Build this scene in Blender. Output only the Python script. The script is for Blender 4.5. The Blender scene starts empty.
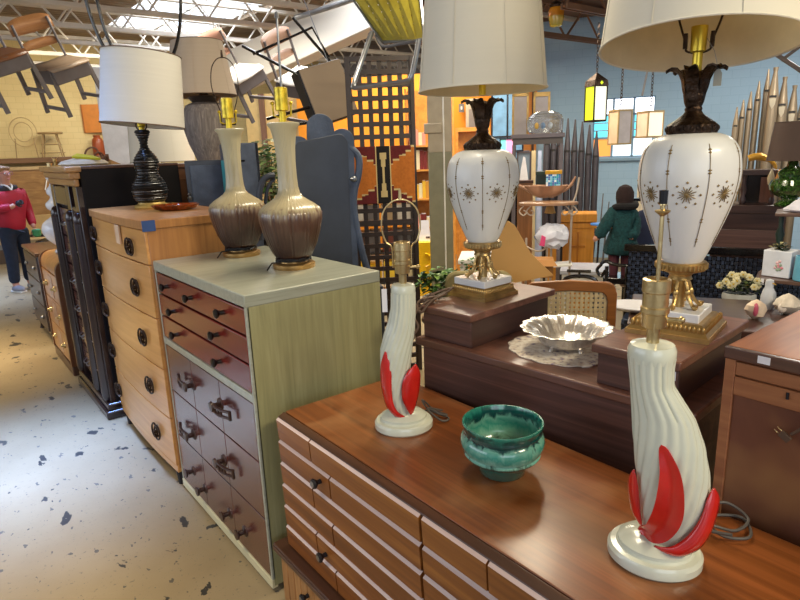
import bpy, bmesh, math, random
from mathutils import Vector, Matrix, Quaternion
random.seed(7)
PI = math.pi
SC = bpy.context.scene
COL = SC.collection

# ------------------------------------------------------------------ camera frame (solved from the vanishing points of the dresser row)
F = 600.0
EYE = Vector((0, 0, 1.65))
_y = Vector((-489, 132, -600)).normalized()
_e = Vector((785, 150 + .0367 * 785, -600))
_x = (_e - _e.dot(_y) * _y).normalized()
_z = _x.cross(_y)
CAMROT = Matrix((_x, _y, _z))                       # world = CAMROT @ camera

def spot(px, py, D):                                # a metric point at depth D along a sight line
    return EYE + CAMROT @ (Vector(((px - 400) / F, (300 - py) / F, -1)) * D)
def on_floor(px, py, z=0.0):
    r = CAMROT @ Vector(((px - 400) / F, (300 - py) / F, -1))
    return EYE + r * ((z - EYE.z) / r.z)
def wdir(a, b, c): return (CAMROT @ Vector((a, b, c))).normalized()
def facing(p): return math.atan2(p[1], p[0]) - PI / 2      # turn so that local -Y looks at the visitor

cam_d = bpy.data.cameras.new('camera'); cam = bpy.data.objects.new('camera', cam_d); COL.objects.link(cam)
cam_d.sensor_width = 36; cam_d.lens = F / 800 * 36; cam_d.clip_start = .02; cam_d.clip_end = 100
cam.matrix_world = Matrix.Translation(EYE) @ CAMROT.to_4x4()
SC.camera = cam
SC.view_settings.view_transform = 'Standard'
try: SC.view_settings.look = 'None'
except Exception: pass
SC.view_settings.gamma = 1; SC.view_settings.use_curve_mapping = False

# ------------------------------------------------------------------ materials
def lin(h):
    if not isinstance(h, str): return tuple(h)
    h = h.lstrip('#'); o = []
    for i in (0, 2, 4):
        c = int(h[i:i + 2], 16) / 255
        o.append(c / 12.92 if c <= .04045 else ((c + .055) / 1.055) ** 2.4)
    return tuple(o)
def rgba(c): return (c[0], c[1], c[2], 1)
def nodes(name):
    m = bpy.data.materials.new(name); m.use_nodes = True
    n = m.node_tree.nodes; l = m.node_tree.links
    return m, n, l, n['Principled BSDF']
def ramp(n, l, src, stops):
    r = n.new('ShaderNodeValToRGB'); e = r.color_ramp.elements
    while len(e) < len(stops): e.new(.5)
    for k, (p, c) in enumerate(stops): e[k].position = p; e[k].color = rgba(c)
    l.new(src, r.inputs[0]); return r.outputs[0]
def coords(n, l, scale=(1, 1, 1), rot=(0, 0, 0), kind='Object'):
    t = n.new('ShaderNodeTexCoord'); m = n.new('ShaderNodeMapping')
    m.inputs['Scale'].default_value = scale; m.inputs['Rotation'].default_value = rot
    l.new(t.outputs[kind], m.inputs[0]); return m.outputs[0]
def noise(n, l, vec, scale, detail=4, dist=0, rough=.55):
    t = n.new('ShaderNodeTexNoise'); t.inputs['Scale'].default_value = scale; t.inputs['Detail'].default_value = detail
    t.inputs['Distortion'].default_value = dist; t.inputs['Roughness'].default_value = rough
    l.new(vec, t.inputs['Vector']); return t.outputs['Fac']
def bump(n, l, b, h, strength=.2, dist=.01):
    k = n.new('ShaderNodeBump'); k.inputs['Strength'].default_value = strength; k.inputs['Distance'].default_value = dist
    l.new(h, k.inputs['Height']); l.new(k.outputs[0], b.inputs['Normal'])
def mat(name, c, rough=.5, metal=0, var=.1, scale=9, bmp=0, bscale=None, alpha=1, trans=0, coat=0, spec=.5, sheen=0):
    c = lin(c); m, n, l, b = nodes(name)
    v = coords(n, l); f = noise(n, l, v, scale)
    lo = tuple(x * (1 - var) for x in c); hi = tuple(min(1, x * (1 + var)) for x in c)
    l.new(ramp(n, l, f, [(.3, lo), (.7, hi)]), b.inputs['Base Color'])
    b.inputs['Roughness'].default_value = rough; b.inputs['Metallic'].default_value = metal
    b.inputs['Specular IOR Level'].default_value = spec
    if coat: b.inputs['Coat Weight'].default_value = coat; b.inputs['Coat Roughness'].default_value = .12
    if trans: b.inputs['Transmission Weight'].default_value = trans
    if alpha < 1: b.inputs['Alpha'].default_value = alpha
    if sheen: b.inputs['Sheen Weight'].default_value = sheen
    if bmp: bump(n, l, b, noise(n, l, v, bscale or scale * 6), bmp)
    return m
def glow(name, c, s):
    m, n, l, b = nodes(name); c = lin(c)
    b.inputs['Base Color'].default_value = rgba(c); b.inputs['Emission Color'].default_value = rgba(c); b.inputs['Emission Strength'].default_value = s
    return m
def wood(name, a, b2, grain='Y', fine=34, along=1.6, rough=.35, coat=.2, bmp=.08, dist=.8, mid=None, spec=.5, stain=None):
    a = lin(a); b2 = lin(b2); m, n, l, b = nodes(name)
    s = [fine] * 3; s['XYZ'.index(grain)] = along
    v = coords(n, l, tuple(s)); f = noise(n, l, v, 1.0, 6, dist, .62)
    stops = [(.28, a), (.72, b2)] if mid is None else [(.25, a), (.5, lin(mid)), (.75, b2)]
    c = ramp(n, l, f, stops)
    if stain:
        f2 = noise(n, l, coords(n, l), stain[1], 3, .4); mx = n.new('ShaderNodeMix'); mx.data_type = 'RGBA'
        k = n.new('ShaderNodeMapRange'); k.inputs[1].default_value = .5; k.inputs[2].default_value = .68; k.inputs[3].default_value = 0; k.inputs[4].default_value = stain[2]
        l.new(f2, k.inputs[0]); l.new(k.outputs[0], mx.inputs[0]); l.new(c, mx.inputs[6]); mx.inputs[7].default_value = rgba(lin(stain[0])); c = mx.outputs[2]
    l.new(c, b.inputs['Base Color']); b.inputs['Roughness'].default_value = rough
    b.inputs['Coat Weight'].default_value = coat; b.inputs['Coat Roughness'].default_value = .15; b.inputs['Specular IOR Level'].default_value = spec
    if bmp: bump(n, l, b, f, bmp, .004)
    return m
def bands(name, stops, h0, h1, streak=0, rough=.25, coat=.5, sc=(30, 30, 4)):
    """a glaze that changes with the height on the pot"""
    m, n, l, b = nodes(name)
    t = n.new('ShaderNodeTexCoord'); s = n.new('ShaderNodeSeparateXYZ'); l.new(t.outputs['Object'], s.inputs[0])
    r = n.new('ShaderNodeMapRange'); r.inputs[1].default_value = h0; r.inputs[2].default_value = h1
    src = s.outputs[2]
    if streak:
        f = noise(n, l, coords(n, l, sc), 1, 4); ma = n.new('ShaderNodeMath'); ma.operation = 'MULTIPLY_ADD'
        l.new(f, ma.inputs[0]); ma.inputs[1].default_value = streak; l.new(s.outputs[2], ma.inputs[2]); src = ma.outputs[0]
        r.inputs[1].default_value = h0 + streak / 2; r.inputs[2].default_value = h1 + streak / 2
    l.new(src, r.inputs[0])
    l.new(ramp(n, l, r.outputs[0], [(p, lin(c)) for p, c in stops]), b.inputs['Base Color'])
    b.inputs['Roughness'].default_value = rough; b.inputs['Coat Weight'].default_value = coat
    return m

# ------------------------------------------------------------------ mesh builder
class MB:
    def __init__(s): s.v = []; s.f = []; s.m = []; s.X = Matrix()
    def add(s, vs, fs, m=0):
        k = len(s.v); s.v += [s.X @ Vector(p) for p in vs]
        for f in fs: s.f.append([i + k for i in f]); s.m.append(m)
        return s
    def box(s, x0, x1, y0, y1, z0, z1, m=0):
        return s.add([(x0, y0, z0), (x1, y0, z0), (x1, y1, z0), (x0, y1, z0), (x0, y0, z1), (x1, y0, z1), (x1, y1, z1), (x0, y1, z1)],
                     [(0, 3, 2, 1), (4, 5, 6, 7), (0, 1, 5, 4), (1, 2, 6, 5), (2, 3, 7, 6), (3, 0, 4, 7)], m)
    def bar(s, p, q, w, h, m=0, up=(0, 0, 1)):
        p = Vector(p); q = Vector(q); d = (q - p).normalized(); u = Vector(up)
        if abs(d.dot(u)) > .98: u = Vector((1, 0, 0))
        a = d.cross(u).normalized() * w / 2; b = a.cross(d).normalized() * h / 2
        vs = [p - a - b, p + a - b, p + a + b, p - a + b, q - a - b, q + a - b, q + a + b, q - a + b]
        return s.add(vs, [(3, 2, 1, 0), (4, 5, 6, 7), (0, 1, 5, 4), (1, 2, 6, 5), (2, 3, 7, 6), (3, 0, 4, 7)], m)
    def tube(s, pts, r, seg=8, m=0, closed=False):
        pts = [Vector(p) for p in pts]; n = len(pts); rs = r if isinstance(r, (list, tuple)) else [r] * n
        u = None; vs = []
        for i, p in enumerate(pts):
            a = pts[(i - 1) % n] if (closed or i > 0) else p; b = pts[(i + 1) % n] if (closed or i < n - 1) else p
            d = (b - a)
            if d.length < 1e-9: d = Vector((0, 0, 1))
            d.normalize()
            if u is None:
                u = d.orthogonal().normalized()
            u = (u - u.dot(d) * d)
            if u.length < 1e-6: u = d.orthogonal()
            u.normalize(); w = d.cross(u)
            for k in range(seg):
                t = 2 * PI * k / seg; vs.append(p + (u * math.cos(t) + w * math.sin(t)) * rs[i])
        fs = []
        for i in range(n if closed else n - 1):
            j = (i + 1) % n
            for k in range(seg):
                k2 = (k + 1) % seg; fs.append((i * seg + k, i * seg + k2, j * seg + k2, j * seg + k))
        if not closed:
            fs.append(tuple(reversed(range(seg)))); fs.append(tuple(range((n - 1) * seg, n * seg)))
        return s.add(vs, fs, m)
    def cyl(s, p, q, r, r2=None, seg=16, m=0): return s.tube([p, q], [r, r if r2 is None else r2], seg, m)
    def lathe(s, prof, seg=32, c=(0, 0, 0), m=0, fn=None, sx=1, sy=1, caps=True, arc=None):
        vs = []; n = len(prof)
        for r, z in prof:
            for k in range(seg):
                t = 2 * PI * k / seg; q = r * (fn(t, z) if fn else 1)
                vs.append((c[0] + q * math.cos(t) * sx, c[1] + q * math.sin(t) * sy, c[2] + z))
        fs = []
        for i in range(n - 1):
            for k in range(seg):
                k2 = (k + 1) % seg; fs.append((i * seg + k, i * seg + k2, (i + 1) * seg + k2, (i + 1) * seg + k))
        if caps:
            if prof[0][0] > 1e-5: fs.append(tuple(reversed(range(seg))))
            if prof[-1][0] > 1e-5: fs.append(tuple(range((n - 1) * seg, n * seg)))
        return s.add(vs, fs, m)
    def ball(s, c, r, seg=14, rings=9, m=0):
        r = r if isinstance(r, (tuple, list)) else (r, r, r); c = Vector(c)
        vs = []
        for i in range(rings + 1):
            a = -PI / 2 + PI * i / rings
            for k in range(seg):
                t = 2 * PI * k / seg; ca = max(math.cos(a), .002)
                vs.append((c.x + r[0] * ca * math.cos(t), c.y + r[1] * ca * math.sin(t), c.z + r[2] * math.sin(a)))
        fs = []
        for i in range(rings):
            for k in range(seg):
                k2 = (k + 1) % seg; fs.append((i * seg + k, i * seg + k2, (i + 1) * seg + k2, (i + 1) * seg + k))
        fs.append(tuple(reversed(range(seg)))); fs.append(tuple(range(rings * seg, (rings + 1) * seg)))
        return s.add(vs, fs, m)
    def prism(s, pts, y0, y1, m=0):                 # outline in x-z, thickness along y
        n = len(pts); vs = [(p[0], y0, p[1]) for p in pts] + [(p[0], y1, p[1]) for p in pts]
        fs = [tuple(range(n)), tuple(reversed(range(n, 2 * n)))] + [(i, i + n, (i + 1) % n + n, (i + 1) % n) for i in range(n)]
        return s.add(vs, fs, m)
    def slab(s, quad, t, m=0):                      # four world corners, thickness t along the normal
        q = [Vector(p) for p in quad]; nrm = (q[1] - q[0]).cross(q[3] - q[0]).normalized() * t
        return s.add(q + [p + nrm for p in q], [(0, 3, 2, 1), (4, 5, 6, 7), (0, 1, 5, 4), (1, 2, 6, 5), (2, 3, 7, 6), (3, 0, 4, 7)], m)
    def build(s, name, mats, parent=None, bevel=0, smooth=35, sub=0, solid=0):
        me = bpy.data.meshes.new(name); me.from_pydata([tuple(p) for p in s.v], [], s.f); 
        if not isinstance(mats, (list, tuple)): mats = [mats]
        for m in mats: me.materials.append(m)
        for i, p in enumerate(me.polygons): p.material_index = s.m[i]
        bm = bmesh.new(); bm.from_mesh(me); bmesh.ops.recalc_face_normals(bm, faces=bm.faces); bm.to_mesh(me); bm.free()
        if smooth:
            for p in me.polygons: p.use_smooth = True
            me.set_sharp_from_angle(angle=math.radians(smooth))
        o = bpy.data.objects.new(name, me); COL.objects.link(o)
        if parent is not None: o.parent = parent
        if solid:
            d = o.modifiers.new('thick', 'SOLIDIFY'); d.thickness = solid; d.offset = 0
        if bevel:
            d = o.modifiers.new('bevel', 'BEVEL'); d.width = bevel; d.segments = 2; d.limit_method = 'ANGLE'; d.angle_limit = math.radians(50)
        if sub:
            d = o.modifiers.new('sub', 'SUBSURF'); d.levels = sub; d.render_levels = sub
        return o

def tag(o, label, cat, group=None, kind=None):
    if label: o['label'] = label
    if cat: o['category'] = cat
    if group: o['group'] = group
    if kind: o['kind'] = kind
    return o
def thing(name, label, cat, loc=(0, 0, 0), rz=0, group=None):
    o = bpy.data.objects.new(name, None); COL.objects.link(o); o.empty_display_size = .05
    o.location = loc; o.rotation_euler = (0, 0, rz); return tag(o, label, cat, group)
def posed(name, label, cat, loc, right, fwd, group=None, scale=1):     # a thing hung at an angle
    o = bpy.data.objects.new(name, None); COL.objects.link(o); o.empty_display_size = .05
    r = Vector(right).normalized(); f = Vector(fwd); f = (f - f.dot(r) * r).normalized(); u = r.cross(f)
    M = Matrix((r, f, u)).transposed().to_4x4() @ Matrix.Scale(scale, 4); M.translation = loc; o.matrix_world = M
    return tag(o, label, cat, group)
def struct(o): o['kind'] = 'structure'; return o
def dup(root, label=None, loc=None, rz=None, group=None):
    r = root.copy(); COL.objects.link(r)
    if label: r['label'] = label
    if loc is not None: r.location = loc
    if rz is not None: r.rotation_euler = (0, 0, rz)
    if group: r['group'] = group
    for ch in list(root.children):
        c = ch.copy(); COL.objects.link(c); c.parent = r
        for g in list(ch.children):
            d = g.copy(); COL.objects.link(d); d.parent = c
    return r
def smoothpath(pts, n=6):                            # Catmull-Rom through the points
    P = [Vector(p) for p in pts]; out = []
    for i in range(len(P) - 1):
        a = P[max(i - 1, 0)]; b = P[i]; c = P[i + 1]; d = P[min(i + 2, len(P) - 1)]
        for k in range(n):
            t = k / n; out.append(.5 * ((2 * b) + (c - a) * t + (2 * a - 5 * b + 4 * c - d) * t * t + (3 * b - a - 3 * c + d) * t ** 3))
    out.append(P[-1]); return out
def interp(tab, z):
    if z <= tab[0][0]: return tab[0][1:]
    for a, b in zip(tab, tab[1:]):
        if z <= b[0]:
            t = (z - a[0]) / (b[0] - a[0]); t = t * t * (3 - 2 * t) if len(tab) < 3 else t
            return tuple(p + (q - p) * t for p, q in zip(a[1:], b[1:]))
    return tab[-1][1:]
# ------------------------------------------------------------------ shared materials
M_brass = mat('aged_brass', '#cdb684', .3, .9, .2, 14, .1)
M_gold = mat('bright_gilt', '#b4935a', .34, .8, .25, 20, .1)
M_bronze = mat('dark_bronze', '#3d3027', .34, .95, .6, 40, .6, 70)
M_yellowsock = mat('yellow_brass_socket', '#d8b93c', .3, .7, .15)
M_black = mat('black_metal', '#15131a', .45, .2, .2)
M_blackpl = mat('black_lacquer', '#0e0d10', .2, 0, .2, coat=.5)
M_cord = mat('brown_cord', '#5b4535', .6)
M_cordk = mat('black_cord', '#1b1a1c', .5)
M_cordg = mat('grey_brown_cord', '#55504b', .5)
M_white = mat('white_paint', '#e4e2dc', .5)
M_paper = mat('white_paper', '#e8e6ea', .8)
M_steel = mat('steel', '#8d9095', .35, .9, .15)
M_pewter = mat('pewter_knob', '#3a3634', .28, .9, .2)
M_shade_in = mat('shade_lining', '#cdbfa0', .9)

# ------------------------------------------------------------------ room shell
def m_floor():
    m, n, l, b = nodes('painted_concrete_floor')
    v = coords(n, l)
    base = ramp(n, l, noise(n, l, v, 1.1, 5), [(.3, lin('#8f7d5e')), (.7, lin('#a69473'))])
    def mask(sc, lo, hi, vec=v, det=5, ds=0):
        f = noise(n, l, vec, sc, det, ds); k = n.new('ShaderNodeMapRange'); k.inputs[1].default_value = lo; k.inputs[2].default_value = hi
        l.new(f, k.inputs[0]); return k.outputs[0]
    def mix(a, fac, c):
        x = n.new('ShaderNodeMix'); x.data_type = 'RGBA'; l.new(fac, x.inputs[0]); l.new(a, x.inputs[6]); x.inputs[7].default_value = rgba(lin(c)); return x.outputs[2]
    c = mix(base, mask(46, .62, .70), '#7d715a')
    c = mix(c, mask(22, .655, .67, coords(n, l, (1, .62, 1), (0, 0, .7)), 3), '#5c564d')
    c = mix(c, mask(6.3, .635, .643, coords(n, l, (1.25, .8, 1), (0, 0, .9)), 4, .3), '#3b3934')
    c = mix(c, mask(70, .66, .68), '#75705f')
    l.new(c, b.inputs['Base Color']); b.inputs['Roughness'].default_value = .42; b.inputs['Specular IOR Level'].default_value = .4
    bump(n, l, b, noise(n, l, v, 30), .06)
    return m
o = MB().box(-6, 16, -4, 16, -.12, 0).build('floor', m_floor(), smooth=0); struct(o)

def m_brick(name, a, b2, mort, sx=1):
    m, n, l, b = nodes(name)
    t = n.new('ShaderNodeTexBrick'); t.inputs['Color1'].default_value = rgba(lin(a)); t.inputs['Color2'].default_value = rgba(lin(b2)); t.inputs['Mortar'].default_value = rgba(lin(mort))
    t.inputs['Scale'].default_value = 2.4; t.inputs['Mortar Size'].default_value = .008
    l.new(coords(n, l, (1, 1, 1), (PI / 2, 0, 0)), t.inputs['Vector']); l.new(t.outputs[0], b.inputs['Base Color']); b.inputs['Roughness'].default_value = .7
    return m
def wall(name, p, q, z0, z1, m, t=.15):
    p = Vector((p[0], p[1], 0)); q = Vector((q[0], q[1], 0)); L = (q - p).length
    o = MB().box(0, L, 0, t, z0, z1).build(name, m, smooth=0); o.location = p; o.rotation_euler = (0, 0, math.atan2(q.y - p.y, q.x - p.x)); return struct(o)
M_cream = m_brick('cream_painted_block', '#e0c88c', '#dcc387', '#cfb77c')
CEIL = 3.85
wall('wall_far', (-5, 13), (8.6, 13), 0, CEIL, M_cream)
M_yel = mat('amber_wall_paint', '#e28e1c', .7, 0, .06, 2)
ya, yb = spot(300, 150, 9.6), spot(533, 150, 9.0)
wall('wall_back', (ya.x, ya.y), (yb.x, yb.y), 0, 2.75, M_yel)
M_blue = m_brick('pale_blue_block', '#9fbfd8', '#9cbcd6', '#94b4ce')
ba, bb = spot(528, 150, 8.9), spot(905, 150, 7.3)
blue = MB(); L_blue = (Vector((bb.x, bb.y, 0)) - Vector((ba.x, ba.y, 0))).length
# the blue wall, pierced for its stained window
def alongblue(px, py):                              # where a sight line meets the blue wall: (distance along it, height)
    r = CAMROT @ Vector(((px - 400) / F, (300 - py) / F, -1)); d = Vector((bb.x - ba.x, bb.y - ba.y)).normalized()
    a = Vector((ba.x, ba.y)); k = (a.x * d.y - a.y * d.x) / (r.x * d.y - r.y * d.x)
    P = EYE + r * k; return (Vector((P.x, P.y)) - a).dot(d), P.z
wx0, wz1 = alongblue(594, 99); wx1, _ = alongblue(656, 96); _, wz0 = alongblue(620, 157)
blue.box(0, wx0, 0, .2, 0, CEIL).box(wx1, L_blue, 0, .2, 0, CEIL).box(wx0, wx1, 0, .2, 0, wz0).box(wx0, wx1, 0, .2, wz1, CEIL)
o = blue.build('wall_right', M_blue, smooth=0); o.location = (ba.x, ba.y, 0); RB = math.atan2(bb.y - ba.y, bb.x - ba.x); o.rotation_euler = (0, 0, RB); struct(o)
# its window: white strip on top, turquoise panes, an orange pane and pale louvres below
W = thing('window_1', None, None, (ba.x, ba.y, 0), RB); W['kind'] = 'structure'
fr = MB(); h = wz1 - wz0; zt = wz0 + h * .72; zm = wz0 + h * .33; xm = wx0 + (wx1 - wx0) * .33
for z in (wz0, wz1, zt, zm): fr.box(wx0, wx1, .05, .12, z - .015, z + .015)
for x in (wx0, wx1, xm, (xm + wx1) / 2): fr.box(x - .015, x + .015, .05, .12, wz0, wz1)
fr.box(wx0 - .05, wx1 + .05, -.06, .02, wz0 - .05, wz0 - .015)
fr.build('window_frame', mat('blue_trim', '#86a4bb', .5), W)
def pane(x0, x1, z0, z1, m): MB().box(x0, x1, .085, .095, z0, z1).build('pane', m, W, smooth=0)
G_w = glow('sky_pane', '#f2f6ff', 2.2); G_t = glow('turquoise_pane', '#5fd6ea', 1.1); G_o = glow('orange_pane', '#f29a4a', .9); G_p = glow('pale_pane', '#dcecf6', 1.2)
pane(wx0, wx1, zt, wz1, G_w)
k3 = (zt - zm) / 3
for i in range(3):
    pane(wx0, xm, zm + i * k3 + .008, zm + (i + 1) * k3 - .008, G_t); pane(xm, wx1, zm + i * k3 + .008, zm + (i + 1) * k3 - .008, G_t)
pane(wx0, xm, wz0, zm, G_o); pane(xm, wx1, wz0, zm, G_p)

# end wall of pale panels between brown posts, left of the amber wall
pa, pb = spot(246, 120, 9.7), spot(306, 120, 9.7)
pw = MB(); L = (pb - pa).length
pw.box(0, L, 0, .1, 0, 2.6)
for x in (.28, .62, .95): pw.box(x - .045, x + .045, -.04, 0, 0, 2.6, 1)
o = pw.build('wall_panelled', [mat('pale_panel', '#d8b878', .7), wood('brown_post', '#6e4b33', '#8a6242', 'Z')]); o.location = (pa.x, pa.y, 0); o.rotation_euler = (0, 0, math.atan2(pb.y - pa.y, pb.x - pa.x)); struct(o)
# orange jamb and dark post where the amber room meets the blue wall
ja, jb = spot(523, 100, 8.6), spot(537, 100, 8.6)
o = MB().box(0, .2, 0, .12, 0, 2.9).box(.13, .16, -.03, 0, 0, 2.55, 1).build('trim_1', [mat('orange_jamb', '#d98a3c', .6), mat('dark_jamb', '#3c2a22', .5)]); o.location = (ja.x, ja.y, 0); o.rotation_euler = (0, 0, math.atan2(jb.y - ja.y, jb.x - ja.x)); struct(o)

# ceiling: ribbed deck, skylight, open-web joists
m, n, l, b = nodes('ribbed_deck')
v = coords(n, l); wv = n.new('ShaderNodeTexWave'); wv.inputs['Scale'].default_value = 2.2; wv.bands_direction = 'Y'; l.new(v, wv.inputs['Vector'])
l.new(ramp(n, l, noise(n, l, v, 1.3, 5), [(.3, lin('#7d6853')), (.7, lin('#a8937a'))]), b.inputs['Base Color']); b.inputs['Roughness'].default_value = .8
bump(n, l, b, wv.outputs['Fac'], .8, .05); M_deck = m
s0 = on_floor(128, 24, CEIL); s1 = on_floor(216, 24, CEIL); s2 = on_floor(240, 2, CEIL)
sx0, sx1, sy0, sy1 = 3.0, 4.75, 7.6, 11.8
d = MB().box(-6, sx0, -4, 16, CEIL, CEIL + .1).box(sx1, 16, -4, 16, CEIL, CEIL + .1).box(sx0, sx1, -4, sy0, CEIL, CEIL + .1).box(sx0, sx1, sy1, 16, CEIL, CEIL + .1)
struct(d.build('ceiling', M_deck, smooth=0))
sk = MB().box(sx0, sx1, sy0, sy1, CEIL + .14, CEIL + .16)
so = struct(sk.build('window_2', glow('skylight_glazing', '#dfeafc', 1.6), smooth=0))
fm = MB()
for i in range(6): y = sy0 + (sy1 - sy0) * i / 5; fm.box(sx0, sx1, y - .03, y + .03, CEIL + .06, CEIL + .13)
for x in (sx0 + .02, (sx0 + sx1) / 2, sx1 - .02): fm.box(x - .025, x + .025, sy0, sy1, CEIL + .06, CEIL + .13)
fm.build('window_frame', M_white, so)
M_joist = mat('painted_joist', '#d8cfc0', .55, .1, .15, 3)
M_deckdk = mat('brown_deck', '#6f5340', .8, 0, .2, 2)
M_warmjoist = mat('warm_lit_joist', '#76563f', .6, .1, .25, 3)  # brown cast of the warm light is put into the joist colour
def joist(y, x0, x1, zb=3.28, zt=3.78, m=None):
    j = MB()
    for dy in (-.03, .03): j.box(x0, x1, y + dy - .012, y + dy + .012, zb, zb + .05); j.box(x0, x1, y + dy - .02, y + dy + .02, zt - .05, zt)
    n = int((x1 - x0) / .36)
    for i in range(n):
        a = x0 + i * .36; p = (a, y, zb + .02); q = (a + .36, y, zt - .02)
        if i % 2: p, q = (a, y, zt - .02), (a + .36, y, zb + .02)
        j.cyl(p, q, .014, seg=6)
    return struct(j.build('roof_joist', m or M_joist))
for k in range(8): joist(4.3 + 1.15 * k, -4, 13)
# slanting white roof beam with a grey conduit along its top
A0, A1 = spot(208, 101, 7.2), spot(400, 14, 6.6)
B0, B1 = spot(208, 60, 7.2), spot(400, -32, 6.6)
struct(MB().slab([A0, A1, B1, B0], -.18).build('roof_beam', mat('white_beam', '#d9d4ca', .6, 0, .06, 2), bevel=.01))
struct(MB().tube([spot(295, 18, 6.5), spot(330, 7, 6.3), spot(375, -8, 6.2)], .028, 10).build('trim_2', M_steel))
# column with a painted lower part and a clamp ring
c0 = spot(441, 200, 6.0); bot = .0
cz = spot(441, 152, 6.0).z; cb = spot(441, 129, 6.0).z
cm = MB().box(-.115, .115, -.115, .115, 0, cz, 0).box(-.115, .115, -.115, .115, cz, CEIL, 1).box(-.15, .02, -.135, .1, cb - .045, cb + .045, 1).box(.03, .045, -.12, -.1, 0, CEIL, 2)
o = cm.build('column', [mat('olive_grey_paint', '#7f7c64', .5), mat('warm_grey_paint', '#a89b85', .5), M_white], bevel=.006); o.location = (c0.x, c0.y, 0); o.rotation_euler = (0, 0, facing(c0)); struct(o)
# lower ceiling bay on the right, with its own trusses and brown deck
LC = 3.32
struct(MB().box(5.0, 15, -3, 7.3, LC, LC + .1).build('ceiling_bay', M_deckdk, smooth=0))
for k in range(5): joist(5.9 - 1.05 * k, 5.05, 12, 2.88, 3.28, M_warmjoist)

# ------------------------------------------------------------------ light
def area(name, loc, target, sx, sy, power, color, spread=PI):
    d = bpy.data.lights.new(name, 'AREA'); d.shape = 'RECTANGLE'; d.size = sx; d.size_y = sy; d.energy = power; d.color = color; d.spread = spread
    o = bpy.data.objects.new(name, d); COL.objects.link(o); o.location = loc
    o.rotation_euler = (Vector(target) - Vector(loc)).to_track_quat('-Z', 'Y').to_euler(); return o
w = bpy.data.worlds.new('world'); SC.world = w; w.use_nodes = True
w.node_tree.nodes['Background'].inputs[0].default_value = (.80, .86, 1, 1); w.node_tree.nodes['Background'].inputs[1].default_value = .30
COOL = (.78, .87, 1); WARM = (1, .82, .52)
area('assumed_window_daylight', (-4.2, 4.5, 2.6), (1, 3.5, 1.2), 7, 2.0, 95, COOL)  # assumed daylight from the left
area('assumed_shopfront_daylight', (-2.0, -3.6, 2.4), (1.5, 2, .9), 4, 2.2, 60, COOL)  # assumed shopfront behind the camera, only this unseen light stands for it
area('skylight_daylight', ((sx0 + sx1) / 2, (sy0 + sy1) / 2, CEIL + .12), ((sx0 + sx1) / 2, (sy0 + sy1) / 2, 0), sx1 - sx0 - .1, sy1 - sy0 - .1, 90, COOL)
area('assumed_aisle_skylight', (.15, 3.7, 3.8), (.15, 3.7, 0), 1.0, 1.0, 31, (.27, .45, 1), .55)  # skylight assumed from the blue pool on the floor, the deck is closed above
area('assumed_far_skylight', (.2, 9.6, 3.8), (.2, 9.6, 0), 1.6, 2.2, 42, (.34, .52, 1), .7)  # another assumed skylight, for the blue far floor, no opening in the deck
area('added_floor_warmth', (-.5, 1.7, 3.3), (-.4, 2.1, 0), .3, 1.2, 13, (1, .86, .64), 1.2)  # warm lamp added to tint the near floor tan, no fixture there
area('added_far_floor_warmth', (-.2, 6.2, 3.2), (-.1, 6.2, 0), .3, 1.2, 15, (1, .8, .52), .9)  # another added warm lamp, for the tan floor halfway down the aisle
area('added_chest_side_fill', (1.6, -1.6, 3.2), (1.3, 2.0, .7), 1.6, .4, 60, (1, .87, .62))  # unseen lamp added to brighten the side of the grey-green chest
area('assumed_tube_over_dressers', (2.4, 2.2, 3.2), (2.0, 2.0, 0), .3, 2.4, 62, (1, .87, .64))  # tube assumed for the warm light from above, no fitting modelled
area('assumed_tube_over_shop', (5.0, 4.4, 2.8), (5.0, 4.4, 0), .3, 2.0, 62, (1, .88, .68))  # assumed warm tube without a fitting, lights the middle of the shop
area('assumed_tube_by_organ_pipes', (6.6, 2.0, 2.8), (7.0, 2.2, 0), .3, 2.2, 62, (1, .93, .82))  # unseen tube, assumed here to light the pipes and the right side
area('assumed_amber_room_tube', (5.4, 7.0, 2.7), (6.4, 8.4, .9), 2.0, .3, 34, (1, .85, .62))  # assumed unseen tube that warms the amber wall
area('added_wardrobe_fill', (2.5, 6.0, 3.2), (2.2, 6.0, 0), .3, 2.0, 30, (1, .9, .72))  # added fill to lift the cream drum shade and the shelves around it
area('added_seat_fill', (3.6, 5.2, 3.8), (3.4, 5.2, 0), 1.6, 1.6, 50, (.95, .97, 1), 1.6)  # added light with no roof opening, whitens the hung chair seats
area('assumed_far_room_tube', (2.5, 10.5, 3.1), (2.5, 12.8, 1.2), 3, .3, 36, (1, .88, .66))  # unseen tube assumed to light the cream far wall
SC.view_settings.exposure = 0.3
# ------------------------------------------------------------------ long walnut dresser stacked on a low slatted cabinet
W_wal = wood('walnut_front', '#5c3014', '#a1662c', 'Y', 22, .9, .4, .06, mid='#80491d')
W_waltop = wood('walnut_top', '#532810', '#97552a', 'Y', 26, .6, .28, .22, mid='#78421b', stain=('#b98a5c', 3.2, .35))
W_waldk = wood('dark_walnut_trim', '#3a241a', '#5a3826', 'Y', 24, 1.2, .35, .2)
W_lip = wood('window_glint_lip', '#c4aaa2', '#e0cfca', 'Y', 24, 1.2, .25, .5)  # pale colour paints the window's reflection along the strip lips
yL, yR, xF, xB, zB, zT = 1.79, -.30, .84, 1.37, .262, .78
D = thing('long_dresser', 'long walnut dresser with grooved strip fronts carrying two white and red lamps', 'dresser', (0, 0, 0))
MB().box(xF + .012, xB, yR, yL, zB, zT - .024).build('case', W_waldk, D, .003)
top = MB().box(xF + .030, xB, yR, yL - .004, zT - .024, zT)
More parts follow.
